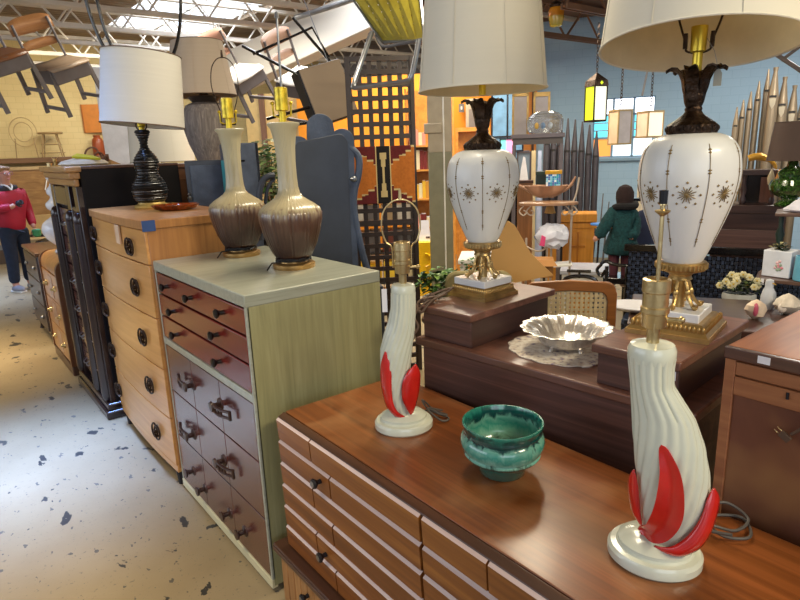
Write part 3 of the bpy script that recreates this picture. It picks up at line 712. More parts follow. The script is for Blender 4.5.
o.location = (1.128, 1.012, .78); tag(o, 'teal glazed pottery bowl between the two red-leaf lamps', 'bowl')

# ------------------------------------------------------------------ pair of drip-glazed brown lamps on the grey-green chest
M_drip = bands('brown_drip_glaze', [(0, '#2c1b17'), (.25, '#432a24'), (.43, '#5f4539'), (.475, '#85705a'), (.52, '#aa9d7c'), (1, '#c2b896')], 0, .47, streak=.12, rough=.28, coat=.35, sc=(70, 70, 4))
M_marked = mat('speckled_socket', '#d3b733', .3, .55, .4, 40)
DRIP = [(.05, .036), (.068, .042), (.078, .055), (.1, .1), (.116, .15), (.126, .195), (.128, .225), (.12, .245), (.1, .261), (.076, .276), (.056, .29), (.045, .305), (.0395, .33), (.037, .37), (.0365, .43), (.039, .485), (.045, .53), (.053, .56), (.064, .573), (.064, .58), (.056, .582), (.045, .57), (.02, .565)]
def drip_lamp(label, loc, rz, lean=0, rod=True):
    t = thing('drip_glazed_lamp', label, 'lamp', loc, rz)
    if lean: t.rotation_euler = (0, 0, rz)
    MB().lathe([(.086, 0), (.088, .006), (.088, .018), (.08, .022), (.06, .024), (.056, .036), (0, .036)], 36).build('base', mat('gilt_foot', '#b8925a', .35, .8, .15), t)
    MB().lathe(DRIP, 120, fn=lambda a, z: 1 + (.045 if z < .25 else .06) * (abs(math.sin(a * 22)) - .5) * (1 if .05 < z < .555 else .2)).build('body', M_drip, t, smooth=60)
    k = MB().lathe([(.014, .58), (.014, .625), (.026, .628), (.026, .712), (.02, .715), (0, .715)], 18)
    for s in (-1, 1): k.tube([(s * .012, 0, .6), (s * .034, 0, .61), (s * .036, 0, .66)], .004, 6); k.ball((s * .036, 0, .655), .008, 8, 6)
    k.build('socket', M_marked, t)
    if rod: MB().tube([(.004, 0, .7), (.008, 0, .965)], .0045, 8).lathe([(.01, .965), (.006, .985), (0, .99)], 10, (.008, 0, 0)).build('harp', M_steel, t)
    MB().tube([((.068 + .012 * (i % 3) / 3) * math.cos(a), (.068 + .012 * (i % 3) / 3) * math.sin(a), .038 + .006 * math.sin(i * 1.7)) for i, a in enumerate([.5 * k_ for k_ in range(38)])] + [(-.09, -.05, .03), (-.11, -.07, .006)], .0035, 6).build('cord', M_cordk, t)
    return t
p = (1.185, 2.225, 1.19); drip_lamp('brown and tan drip-glazed bottle lamp, the nearer one on the grey-green chest', p, facing(p))
p = (1.163, 2.70, 1.19); t = drip_lamp('brown and tan drip-glazed bottle lamp with wire harp, the farther one on the chest', p, facing(p), rod=False)
harp(t, (0, 0, 0), .058, .60, .285, .0022, M_bronze)

# ------------------------------------------------------------------ black striped lamp on the maple chest
def m_shade(name, c, var=.04):
    m, n, l, b = nodes(name); c = lin(c)
    f = noise(n, l, coords(n, l, (3, 3, 120)), 1, 3)
    l.new(ramp(n, l, f, [(.3, tuple(x * (1 - var) for x in c)), (.7, c)]), b.inputs['Base Color']); b.inputs['Roughness'].default_value = .9; b.inputs['Specular IOR Level'].default_value = .1
    b.inputs['Transmission Weight'].default_value = 0
    return m
M_linen = m_shade('white_linen', '#d9d6cc'); M_silk = m_shade('ivory_silk', '#dcd6c4', .02); M_beige = m_shade('beige_shade', '#bfae9a'); M_rim = mat('brown_shade_rim', '#6d5640', .6)
def shade(parent, c, r0, r1, z0, z1, m, seams=6, tilt=None, rim=None, inner=None, seg=64):
    s = MB(); h = z1 - z0
    s.lathe([(r0, 0), (r1, h), (r1 - .004, h), (r0 - .004, 0)], seg, caps=False); s.f += [(k, (k + 1) % seg, 3 * seg + (k + 1) % seg, 3 * seg + k) for k in range(seg)]; s.m += [0] * seg
    for i in range(seg): s.m[2 * seg + i] = 1
    o = s.build('lamp_shade', [m, inner or M_shade_in], parent, smooth=60); o.location = (c[0], c[1], c[2] + z0)
    if tilt: o.rotation_euler = tilt
    r = MB()
    for rr, z in ((r0, 0), (r1, h)): MB().tube([((rr + .001) * math.cos(a), (rr + .001) * math.sin(a), z) for a in [2 * PI * i / 48 for i in range(48)]], .003, 6, closed=True).build('shade_rim', rim or m, o)
    q = MB()
    for i in range(seams): a = 2 * PI * i / seams + .35; q.bar(((r0 + .0005) * math.cos(a), (r0 + .0005) * math.sin(a), 0), ((r1 + .0005) * math.cos(a), (r1 + .0005) * math.sin(a), h), .003, .001)
    if seams: q.build('seam', m, o)
    sp = MB()
    for i in range(3): a = 2 * PI * i / 3 + .5; sp.tube([(0, 0, h - .05), (r1 * math.cos(a) * .99, r1 * math.sin(a) * .99, h - .01)], .002, 5)
    sp.build('spider', M_brass, o)
    return o
M_blk = mat('black_ribbed_ceramic', '#08080a', .3, 0, .3, 20, coat=.25, spec=.3)
p = (1.056, 3.655, 1.376); t = thing('striped_table_lamp', 'black ribbed gourd lamp with silver stripes under a white drum shade', 'lamp', p, facing(p))
MB().lathe([(.094, 0), (.098, .008), (.092, .018), (.074, .026), (.07, .036), (0, .036)], 32).build('base', mat('pale_gilt_foot', '#c8aa62', .35, .4, .15), t)
BLK = [(.07, .034), (.082, .045), (.094, .075), (.097, .1), (.092, .13), (.078, .16), (.062, .185), (.057, .2), (.06, .215), (.066, .235), (.068, .255), (.064, .275), (.05, .3), (.034, .32), (.023, .34), (.021, .36), (.026, .385), (.038, .415), (.041, .43), (.03, .436), (0, .437)]
BLK2 = [(p_.x, p_.z) for p_ in smoothpath([(r, 0, z) for r, z in BLK[:-1]], 6)] + [(0, .437)]
MB().lathe([(r + .0022 * math.sin(z * 420), z) for r, z in BLK2[:-1]] + [(0, .437)], 40).build('body', M_blk, t, smooth=50)
for z in (.06, .098, .14, .2, .262, .41):
    r = interp([(zz_, rr_) for rr_, zz_ in BLK2[:-1]], z)[0]
    MB().tube([((r + .001) * math.cos(a), (r + .001) * math.sin(a), z) for a in [2 * PI * i / 40 for i in range(40)]], .0016, 6, closed=True).build('silver_stripe', M_steel, t)
k = MB().lathe([(.016, .437), (.016, .45), (.022, .455), (.022, .52), (.018, .522), (0, .522)], 18); k.build('socket', M_yellowsock, t)
MB().tube([(.028 * math.cos(a), 0, .458 + .026 * math.sin(a)) for a in [2 * PI * i / 20 for i in range(20)]], .0035, 6, closed=True).tube(smoothpath([(-.028, 0, .46), (-.06, 0, .6), (-.03, 0, .78), (0, 0, .85), (.03, 0, .78), (.06, 0, .6), (.028, 0, .46)], 5), .002, 6).build('harp', M_bronze, t)
shade(t, (.01, 0, 0), .222, .205,   .46, .84, M_linen, 1, (0, math.radians(6), 0), M_rim, inner=M_linen)
# orange glass ashtray beside it
m, n, l, b = nodes('amber_swirl_glass'); l.new(ramp(n, l, noise(n, l, coords(n, l), 18, 3, 1.5), [(.3, lin('#3a1208')), (.6, lin('#8a3a14')), (.8, lin('#b86a2a'))]), b.inputs['Base Color']); b.inputs['Roughness'].default_value = .1; b.inputs['Coat Weight'].default_value = .6
q = on_floor(176, 210, 1.376)
o = MB().lathe([(.07, 0), (.1, .008), (.118, .026), (.124, .03), (.112, .032), (.1, .018), (.06, .01), (0, .01)], 40, sx=1, sy=.72, fn=lambda t, z: 1 + .05 * math.cos(4 * t)).build('ashtray', m, smooth=60)
o.location = (q.x, q.y, 1.376); o.rotation_euler = (0, 0, facing(q)); tag(o, 'orange and brown glass dish beside the black striped lamp', 'dish')

# ------------------------------------------------------------------ pair of white glass lamps with gilt decoration on the vanity boxes
M_milk = mat('frosted_white_glass', '#dfe0dc', .38, 0, .015, 5, coat=.25)
M_deco = mat('gilt_decoration', '#836d44', .45, .25, .2, 40)
M_marble = mat('white_marble', '#e2e2e2', .25, 0, .06, 8, coat=.4)
GLS = [(.05, .205), (.062, .225), (.08, .27), (.1, .325), (.118, .38), (.13, .43), (.135, .475), (.132, .52), (.122, .555), (.102, .58), (.078, .592), (.06, .596)]
GL2 = [(q.x, q.z) for q in smoothpath([(r, 0, z) for r, z in GLS], 5)]
def glass_lamp(label, loc, rz, yaw, sh, capm, footm, gs=1, turn=0, tilt=None):
    t = thing('glass_table_lamp', label, 'lamp', loc, rz)
    bm_ = MB(); S_ = .117 if gs > .9 else .097
    def sq(s0, z0, s1, z1, m=0): bm_.add([(-s0, -s0, z0), (s0, -s0, z0), (s0, s0, z0), (-s0, s0, z0), (-s1, -s1, z1), (s1, -s1, z1), (s1, s1, z1), (-s1, s1, z1)], [(0, 1, 5, 4), (1, 2, 6, 5), (2, 3, 7, 6), (3, 0, 4, 7), (4, 5, 6, 7), (0, 3, 2, 1)], m)
    sq(S_, 0, S_, .014); sq(S_ - .004, .014, S_ - .026, .046)
    for s in range(4):
        bm_.X = Matrix.Rotation(s * PI / 2, 4, 'Z')
        for i in range(17):
            x = (i - 8) * .011 * S_ / .105; bm_.ball((x, -S_ + .014, .031), (.0048, .004, .012), 7, 5)
    bm_.X = Matrix()
    b0 = bm_.build('gilt_base', M_gold, t); b0.rotation_euler = (0, 0, yaw)
    mb_ = MB().box(-.079, .079, -.079, .079, .045, .072).build('marble_block', M_marble, t, .003); mb_.rotation_euler = (0, 0, yaw)
    f = MB().lathe([(.018, .07), (.016, .1), (.018, .14), (.026, .155), (.034, .158), (.03, .168), (.034, .175), (.058, .185), (.068, .187), (.071, .192), (.071, .208), (.067, .212), (.05, .212)], 40)
    for i in range(36): a = 2 * PI * i / 36; f.bar((.0715 * math.cos(a), .0715 * math.sin(a), .193), (.0715 * math.cos(a), .0715 * math.sin(a), .207), .005, .004)
    for i in range(6):
        a = 2 * PI * i / 6 + yaw + PI / 6; c, s = math.cos(a), math.sin(a)
        f.tube(smoothpath([(.022 * c, .022 * s, .155), (.03 * c, .03 * s, .135), (.038 * c, .038 * s, .105), (.055 * c, .055 * s, .082), (.066 * c, .066 * s, .079), (.068 * c, .068 * s, .088)], 4), .0055, 8)
        f.ball((.033 * c, .033 * s, .118), (.009, .009, .014), 8, 6); f.ball((.062 * c, .062 * s, .08), .009, 8, 6)
    f.build('foot', footm, t)
    g = MB().lathe([(r, .205 + (z - .205) * gs) for r, z in GL2], 64).build('glass_body', M_milk, t, smooth=60); g.rotation_euler = (0, 0, turn)
    # gilt lines, diamonds and rosettes lying on the glass
    d = MB(); tab = [(.205 + (z - .205) * gs, r) for r, z in GL2]
    def on(a, z, off=.0012): z = .205 + (z - .205) * gs; r = interp(tab, z)[0] + off; return Vector((r * math.cos(a), r * math.sin(a), z))
    def dot(a, z, wa, hz):
        d.add([on(a - wa / .13, z), on(a, z - hz), on(a + wa / .13, z), on(a, z + hz), on(a, z, .003)], [(0, 1, 4), (1, 2, 4), (2, 3, 4), (3, 0, 4)])
    for i in range(8):
        a = 2 * PI * i / 8 + PI / 8 - PI / 2
        d.tube([on(a, .27 + (.565 - .27) * k / 20) for k in range(21)], .0011, 4)
        for z in (.285, .292, .345, .353, .485, .493, .542, .55): dot(a, z, .0055, .0042)
        a += PI / 8
        for k in range(16):
            b_ = 2 * PI * k / 16; rr = .025 if k % 2 else .019
            p0, p1 = on(a + .004 * math.cos(b_) / .13, .425 + .004 * math.sin(b_)), on(a + rr * math.cos(b_) / .132, .425 + rr * math.sin(b_)); d.tube([p0, (p0 + p1) / 2 + (p0 + p1).normalized() * .0008, p1], [.0008, .0016, .0012], 5)
        dot(a, .425, .006, .006)
        for k in range(8): b_ = 2 * PI * k / 8; dot(a + .035 * math.cos(b_) / .132, .425 + .035 * math.sin(b_), .0042, .0042)
        pass
    d.build('gilt_pattern', M_deco, g, smooth=0)
    # leaf-crowned neck
    nk = MB(); nk.X = Matrix.Translation((0, 0, (gs - 1) * .391)) @ Matrix.Diagonal((.9, .9, 1, 1)); nk.lathe([(.07, .592), (.074, .6), (.073, .618), (.066, .624), (.05, .634), (.03, .648), (.024, .656), (.026, .662), (.023, .668), (.028, .68), (.032, .7), (.03, .725), (.026, .745), (.02, .76)], 40, fn=lambda a, z: 1 + .03 * math.sin(14 * a) * (1 if z < .63 or z > .67 else 0))
    for i in range(24): a = 2 * PI * i / 24; nk.ball((.071 * math.cos(a), .071 * math.sin(a), .609), (.008, .008, .009), 6, 5)
    for i in range(6):
        a = 2 * PI * i / 6 + .25; c, s = math.cos(a), math.sin(a); P = smoothpath([(.024, .69), (.034, .72), (.04, .745), (.055, .764), (.075, .772), (.086, .768)], 4) if False else [(.026, .69), (.034, .715), (.038, .738), (.046, .756), (.06, .768), (.076, .77), (.087, .764)]
        vs = []
        for j, (r, z) in enumerate(P):
            wd = .018 * math.sin(PI * (j + .8) / 7.6) ** .7 + .002
            for u in (-1, 0, 1): vs.append((r * c - s * wd * u, r * s + c * wd * u, z + (0 if u == 0 else .005)))
        nk.add(vs + [(x, y, z - .005) for x, y, z in vs], [(j * 3 + k, j * 3 + k + 1, j * 3 + k + 4, j * 3 + k + 3) for j in range(6) for k in range(2)] + [(j * 3 + k + 24, j * 3 + k + 21, j * 3 + k + 22, j * 3 + k + 25) for j in range(6) for k in range(2)] + [(j * 3 + k, j * 3 + k + 3, j * 3 + k + 24, j * 3 + k + 21) for j in range(6) for k in (0, 2)])
    nk.build('leaf_crown', capm, t)
    MB().lathe([(.013, .745), (.013, .792), (.02, .796), (.0215, .86), (.018, .862), (0, .862)], 20).build('socket', M_yellowsock, t)
    h_ = MB()
    for s in (-1, 1): h_.tube(smoothpath([(s * .01, 0, .792), (s * .03, 0, .8), (s * .033, 0, .82), (s * .06, 0, .92), (s * .05, 0, 1.05), (0, 0, 1.12)], 5), .003, 6); h_.cyl((s * .033, 0, .805), (s * .034, 0, .845), .006, seg=8)
    h_.build('harp', M_bronze, t)
    r0, r1, z0, z1, seam = sh
    shade(t, (0, 0, 0), r0, r1, z0, z1, M_silk, seam, tilt, M_silk)
    return t
M_foot = mat('antique_gilt', '#b59a68', .32, .85, .3, 30, .1)
p = (1.672, 1.607, 1.088); t = glass_lamp('white glass lamp with gilt snowflakes, on the left box of the vanity', p, facing(p), .84, (.23, .19, .762, 1.2, 8), M_bronze, M_foot, .89, PI / 8)
cc = MB().tube(smoothpath([(-.06, .04, .01), (-.12, -.02, .03), (-.15, -.06, .02), (-.2, -.1, .005), (-.23, -.16, .008), (-.21, -.19, .03), (-.16, -.1, .02), (-.12, -.05, .035), (-.17, -.09, .03), (-.24, -.15, .006), (-.225, -.2, -.02), (-.19, -.17, .015), (-.14, -.08, .02), (-.2, -.15, .012), (-.25, -.2, -.03), (-.235, -.215, -.07), (-.255, -.225, -.1)], 6), .0048, 7)
cc.ball((-.255, -.226, -.105), (.008, .008, .014), 8, 6); cc.ball((-.19, -.135, .02), (.014, .01, .02), 8, 6); cc.build('cord', M_cord, t)
p = (1.75, .866, 1.088); t = glass_lamp('white glass lamp with gilt snowflakes, on the right box of the vanity', p, facing(p), -.24, (.258, .212, .808, 1.27, 8), M_bronze, M_gold, .955, 0, (math.radians(-8), 0, 0))
MB().tube([(.02, -.02, .825), (.04, -.03, .79), (.052, -.03, .745)], .001, 4).prism([(.043, .70), (.063, .70), (.063, .732), (.057, .743), (.049, .743), (.043, .732)], -.031, -.029, 1).build('hang_tag', [M_steel, mat('grey_tag', '#8b8a7e', .5)], t)

# ------------------------------------------------------------------ silver bowl on a lace doily, in the well of the vanity
M_silver = mat('silver_plate', '#e2ddd6', .26, .8, .08, 20)
p = Vector((1.655, 1.19, .965)); 
m, n, l, b = nodes('lace'); l.new(ramp(n, l, noise(n, l, coords(n, l), 42, 3), [(.33, lin('#8f7f98')), (.42, lin('#d9cab6')), (.6, lin('#f0e8da'))]), b.inputs['Base Color']); b.inputs['Roughness'].default_value = .9
o = MB().lathe([(.0, 0), (.1, 0), (.19, .0), (.205, .001), (.205, .004), (.19, .004), (.1, .005), (0, .005)], 96, fn=lambda t, z: 1 + .06 * abs(math.sin(t * 7)), sx=.82).build('doily', m, smooth=60); o.location = (p.x - .03, p.y + .015, .9655); o.scale = (.86, .86, 1); tag(o, 'scalloped lace doily under the silver bowl', 'doily')
t = thing('silver_bowl', 'fluted silver bowl with a ruffled rim on the lace doily', 'bowl', (p.x - .01, p.y, .971), facing(p)); t.scale = (1, 1, .88)
MB().lathe([(.02, .012), (.06, .014), (.08, .022), (.095, .04), (.102, .058), (.122, .074), (.15, .086), (.152, .088), (.148, .089), (.12, .078), (.098, .06), (.088, .042), (.07, .028), (.03, .02), (0, .019)], 120, fn=lambda a, z: 1 + (.035 * math.sin(16 * a) + .02 * math.sin(40 * a)) * max(0, (z - .012) / .076)).build('bowl', M_silver, t, smooth=60)
ft = MB()
for i in range(4): a = PI / 4 + PI / 2 * i; MB().tube([(.055 * math.cos(a), .055 * math.sin(a), .02), (.064 * math.cos(a), .064 * math.sin(a), .012), (.07 * math.cos(a), .07 * math.sin(a), 0)], [.007, .006, .01], 8).build('foot', M_silver, t)
q = on_floor(584, 365, .966); o = MB().box(-.022, .022, -.012, .012, 0, .0012).build('paper_slip', M_paper); o.location = (q.x, q.y, .966); o.rotation_euler = (0, 0, .9); tag(o, 'small blank paper slip beside the lace doily', 'paper slip')
# ------------------------------------------------------------------ things farther back, each at its own depth; local x to the right, y away from the aisle, z up
def T(name, label, cat, px, py, D, group=None, turn=0):
    p = spot(px, py, D); return thing(name, label, cat, p, facing(p) + turn, group), D / 600
def B(s): m = MB(); m.X = Matrix.Scale(s, 4); return m
def fz(t, s): return -t.location.z / s               # the floor, in the thing's own units
def ring(r, z, n=32, sy=1, c=(0, 0)): return [(c[0] + r * math.cos(2 * PI * i / n), c[1] + r * sy * math.sin(2 * PI * i / n), z) for i in range(n)]
def plant_leaves(mb, c, R, n, size, mats=2, flat=.8):
    for i in range(n):
        d = Vector((random.gauss(0, 1), random.gauss(0, 1), random.gauss(0, 1))).normalized() * random.uniform(.5, 1)
        p = Vector(c) + Vector((d.x * R[0], d.y * R[1], d.z * R[2])); a = random.uniform(0, 2 * PI); t = Vector((math.cos(a), math.sin(a), random.uniform(-.6, .4))).normalized() * size * random.uniform(.6, 1.2)
        w_ = t.cross(Vector((random.uniform(-.4, .4), random.uniform(-.4, .4), 1))).normalized() * t.length * .38; up = Vector((0, 0, t.length * .12))
        mb.add([p, p + t * .45 + w_ + up, p + t, p + t * .45 - w_ + up], [(0, 1, 2, 3)], random.randrange(mats))

M_slate = mat('slate_blue_paint', '#495468', .5, 0, .32, 9, .25); M_slated = mat('dark_slate_paint', '#3a404c', .45, 0, .2, 6)
M_orangewood = wood('plain_brown', '#5a3a24', '#7b5233', 'Z', 22, 1.5, .45, .1)
M_alu = mat('aluminium_tube', '#9ca0a6', .3, .9, .1)
M_greypaint = mat('grey_tube', '#6f6e72', .5, .2)

# brown cabinet behind the maple chest, carrying the driftwood lamp
p = spot(216, 207, 4.75)
t = thing('side_cabinet', 'brown cabinet standing behind the black striped lamp', 'cabinet', (p.x, p.y, 0), facing(p) - .1)
MB().box(-.26, .3, -.2, .28, .05, 1.58).build('case', M_orangewood, t, .005); MB().box(-.28, .32, -.22, .3, 1.58, 1.61).build('top', M_orangewood, t, .005); MB().box(-.24, .28, -.212, -.2, .1, 1.5).build('door', wood('darker_door', '#49301f', '#694529', 'Z'), t, .004); MB().box(-.24, .28, -.18, .26, 0, .05).build('plinth', W_waldk, t)
M_drift = wood('grey_driftwood', '#5c5450', '#a1958c', 'Z', 60, 5, .7, 0, bmp=.6, mid='#7d736d')
t = thing('driftwood_lamp', 'grey carved barrel lamp with a beige cone shade', 'lamp', (p.x, p.y, 1.61), facing(p))
MB().lathe([(.09, 0), (.1, .02), (.11, .05), (.145, .14), (.168, .24), (.172, .31), (.165, .37), (.14, .42), (.1, .44), (0, .44)], 80, fn=lambda a, z: 1 + .05 * (abs(math.sin(a * 13 + 2.2 * math.sin(z * 9))) - .5)).build('body', M_drift, t, smooth=30)
MB().lathe([(.085, .438), (.105, .46), (.12, .48), (.1, .487), (.04, .49), (.03, .51), (.02, .54), (0, .54)], 32).build('neck', mat('dark_neck', '#453a33', .4, .3), t)
shade(t, (-.01, 0, 0), .255, .185, .49, .875, M_beige, 6, None, M_rim, inner=m_shade('beige_lining', '#a8957e'))
# cream shade on a lamp farther back
p = spot(164, 168, 6.4); t = thing('table_lamp', 'plain cream drum shade lamp half hidden behind the black striped lamp', 'lamp', (p.x, p.y, 1.15), facing(p))
MB().lathe([(.11, 0), (.11, .02), (.03, .05), (.07, .2), (.08, .3), (.03, .42), (.015, .5), (0, .5)], 28).build('body', M_brass, t)
shade(t, (0, 0, 0), .325, .3, .47, .88, M_silk, 4, None, M_rim)
u = thing('lamp_table', 'dark table under the plain cream drum shade lamp', 'table', (p.x, p.y, 0), facing(p)); MB().box(-.4, .4, -.3, .3, 1.11, 1.15).build('top', W_waldk, u, .005)
for x in (-.36, .36):
    for y in (-.26, .26): MB().box(x - .025, x + .025, y - .025, y + .025, 0, 1.11).build('leg', W_waldk, u)

# slate-blue furniture
p = spot(214, 206, 4.0); t = thing('blue_cabinet', 'slate-blue painted cabinet door standing behind the maple chest', 'cabinet', (p.x, p.y, 0), facing(p))
z1 = spot(214, 160, 4.0).z
MB().box(-.155, .16, 0, .3, 0, z1).build('case', M_slated, t, .006); MB().box(-.125, .135, -.012, .0, .2, z1 - .03).build('door_panel', M_slate, t, .004)
MB().lathe([(.012, 0), (.016, .015), (.006, .03), (.014, .04), (0, .05)], 12, (-.145, -.03, 1.38)).build('turned_knob', M_steel, t)
p = spot(249, 206, 3.75); z1 = spot(249, 143, 3.75).z; t = thing('blue_cabinet', 'narrow slate-blue cabinet with a black edge between the two bottle lamps', 'cabinet', (p.x, p.y, 0), facing(p) + .25)
MB().box(-.09, .075, 0, .25, 0, z1).build('case', M_slate, t, .005); MB().box(.075, .09, -.003, .25, 0, z1).build('edge', M_blackpl, t, .003); MB().box(-.05, .0, -.004, 0, z1 - .11, z1 - .1).build('slot', M_blackpl, t)
MB().box(-.1, -.09, -.004, .2, .9, z1 - .1).build('cyan_edge', mat('cyan_strip', '#3fa9b5', .5), t)
# scalloped blue mirror back with lyre-shaped side arm
D_ = 3.1; s = D_ / 600; p = spot(336, 290, D_); z0 = p.z
t = thing('scalloped_mirror_back', 'slate-blue scalloped back board of a dresser mirror', 'mirror back', (p.x, p.y, z0 - .55), facing(p) + .12); k_ = 1.03
def lobe(cx, cz, r, a0, a1, n=9): return [(cx + r * math.cos(a0 + (a1 - a0) * i / n), cz + r * math.sin(a0 + (a1 - a0) * i / n)) for i in range(n + 1)]
def crest(x): return max([130 if -38 < x < 24 else 118] + [cz + math.sqrt(max(0, r * r - (x - cx) ** 2)) for cx, cz, r in ((-27, 133, 12), (-5, 151, 13), (15, 139, 11.5)) if abs(x - cx) < r])
out = [(-40, 0)] + [(-40 + 66 * i / 66, crest(-40 + i)) for i in range(67)] + [(24, 60), (24, 0)]
m_ = B(s); m_.prism([(x, z * k_) for x, z in out], 0, 6); m_.prism([(x * .8 - 1, z * k_ * .97) for x, z in out if z < 125 or x > 15 or x < -25], -1.2, 0, 1)
bp = m_.build('back_board', [M_slate, M_slated], t, .004); bp.location.z = .55
m_ = B(s); m_.tube(smoothpath([(22, 3, 138), (30, 2, 128), (29, 2, 112), (24, 2, 95), (23, 2, 75), (28, 2, 40), (34, 2, 12), (38, 2, -20), (40, 2, -60)], 5), 3.4, 10); o = m_.build('side_arm', M_slate, t); o.location.z = .55
m_ = B(s); m_.ball((24, -1, 108), 3); m_.cyl((24, -2, 108), (20, -3, 108), 1.2); o = m_.build('swivel_knob', M_steel, t); o.location.z = .55
MB().box(-.16, .25, .0, .25, 0, .55).build('dresser_base', M_slated, t, .006)
# curved dark chair arm in front of the plant
t, s = T('curved_chair_back', 'dark curved chair back rail just left of the nearer bottle lamp', 'chair', 262, 200, 3.5)
B(s).tube(smoothpath([(-5, 0, -40), (-3, 0, -4), (-1, 0, 10), (3, 1, 19), (9, 2, 23), (14, 3, 23)], 5), 3.2, 10).build('rail', M_slated, t)
B(s).tube(smoothpath([(-3, 3, -40), (3, 3, -4), (7, 3, 12), (14, 4, 20)], 5), 1.8, 8).build('spindle', M_slated, t)
# variegated plant
q = spot(271, 205, 4.5); u = thing('plant_stand', 'dark stand under the bushy variegated plant', 'stand', (q.x, q.y, 0), facing(q)); hz = q.z - 30 * 4.5 / 600
MB().lathe([(0, hz - .03), (.13, hz - .03), (.135, hz - .015), (.13, hz), (0, hz)], 24).build('top', W_waldk, u)
for i in range(3): MB().tube([(.09 * math.cos(i * 2.1), .09 * math.sin(i * 2.1), hz - .03), (.13 * math.cos(i * 2.1), .13 * math.sin(i * 2.1), 0)], .014, 8).build('leg', W_waldk, u)
t, s = T('potted_plant', 'bushy variegated plant between the blue boards', 'plant', 271, 205, 4.5)
m_ = B(s); random.seed(3); plant_leaves(m_, (0, 0, 32), (19, 14, 33), 420, 9, 3)
m_.build('leaves', [mat('mid_leaf', '#8ba568', .5), mat('pale_leaf', '#dde0be', .5), mat('dark_leaf', '#4f7440', .5)], t, smooth=0)
B(s).lathe([(9, -30), (13, -8), (14, -8), (14, -5), (12, -5), (11, -10), (0, -10)], 20).build('pot', mat('dark_pot', '#3a332f', .5), t)
for i in range(5): B(s).tube([(0, 0, -10), (4 * math.cos(i * 1.3), 4 * math.sin(i * 1.3), 15), (9 * math.cos(i * 1.3), 8 * math.sin(i * 1.3), 45)], [.9, .7, .4], 6).build('stem', mat('stem', '#5a5a34', .6), t)

# tall lattice screen with the woven rug across it
D_ = 4.5; s = D_ / 600
t, s = T('lattice_screen', 'tall dark wooden lattice screen of square openings', 'screen', 389, 305, D_, None, .06); zf = fz(t, s)
m_ = B(s); xs = [-28 + 9.3 * i for i in range(7)]
W_lat = wood('lattice_wood', '#1c120e', '#33231b', 'Z', 26, 1.6, .5, .1)
for x in xs: m_.box(x - 2.1, x + 2.1, 0, 3, zf, 232)
for i in range(34): z = 231 - i * 11.4; m_.box(-30, 30, -1.2, 2, z - 2.1, z + 2.1)
m_.build('lattice', W_lat, t)
m_ = B(s)
for x in (-29.5, 29.5): m_.box(x - 2, x + 2, -1.8, 3.5, zf, 233)
m_.build('frame', W_lat, t, .002)
lat_loc = t.location.copy()
RUG = [mat('rug_maroon', '#561416', .95, 0, .2, 60), mat('rug_ochre', '#a8601f', .95, 0, .15, 60), mat('rug_black', '#0f0b0c', .95), mat('rug_cream', '#b9a473', .95)]
rt, s = T('woven_rug', 'maroon, ochre and black stepped-diamond rug hung on the lattice screen', 'rug', 389, 305, D_, None, .06)
fwd_ = Vector((lat_loc.x, lat_loc.y, 0)).normalized(); rt.location = lat_loc - fwd_ * .02 + Vector((0, 0, 101 * s))
m_ = B(s); nx, nz = 58, 62
def rugc(u, v):                                    # u across -1..1, v 0..1
    if abs(u) < .2:
        w_ = .055 + .05 * (abs(v - .5) > .28) - .035 * (abs(v - .5) < .15)
        if .12 < v < .88 and abs(u + .0) < w_: return 3
        return 2
    if abs(abs(u) - .215) < .022: return 3
    q = (abs(u) - .22) / .78; stp = math.floor(q * 4) / 4
    half = .20 + .30 * stp + (.07 if math.floor(q * 8) % 2 else 0)
    d_ = abs(v - .5)
    if d_ < half - .03: return 1
    if d_ < half: return 3
    return 0
vs = [(-29.5 + 59 * i / nx, -.8 + .3 * math.sin(i * .35), 53 * j / nz) for j in range(nz + 1) for i in range(nx + 1)]
for j in range(nz):
    for i in range(nx):
        a = j * (nx + 1) + i; m_.f.append([a, a + 1, a + nx + 2, a + nx + 1]); m_.m.append(rugc((i + .5) / nx * 2 - 1, (j + .5) / nz))
m_.v = [m_.X @ Vector(p) for p in vs]
m_.build('cloth', RUG, rt, solid=.008)

# storage shelf crowded with boxes, glimpsed through the lattice
t, s = T('storage_shelf', 'dark storage shelf crowded with boxes behind the lattice screen', 'shelf', 385, 300, 6.2)
k = B(s)
for x in (-34, 30): k.box(x - 1.5, x + 1.5, 0, 22, fz(t, s), 104)
k.build('upright', mat('dark_shelving', '#2a2624', .6), t)
shz = [-46, -14, 18, 48, 76, 103]
for z in shz: B(s).box(-35, 32, 0, 22, z - 2, z).build('shelf', mat('dark_shelving_board', '#332d2a', .6), t)
sh_t, sh_s, sh_loc, sh_yaw = t, s, t.location.copy(), t.rotation_euler.z
ex = Vector((math.cos(sh_yaw), math.sin(sh_yaw), 0))
BX = [(0, [('pink', '#d33c6e'), ('cream', '#d6c9a0'), ('pink', '#c93063'), ('tan', '#b39a6a')]), (1, [('cream', '#d9cda8'), ('tan', '#c2a878'), ('cream', '#cfc096')]), (2, [('yellow', '#edc21e'), ('yellow', '#e4b416'), ('yellow', '#efca3a'), ('cream', '#d4c59c')]), (3, [('brown', '#4c342c'), ('grey', '#5d5656'), ('rust', '#6b3328'), ('grey', '#4a4648')]), (4, [('white', '#cfc8bc'), ('grey', '#6a6462'), ('tan', '#a88f6c'), ('white', '#c8bfb2')])]
ow = ['leftmost', 'second from the left', 'third from the left', 'rightmost']; sw = ['lowest', 'second lowest', 'middle', 'second highest', 'highest']
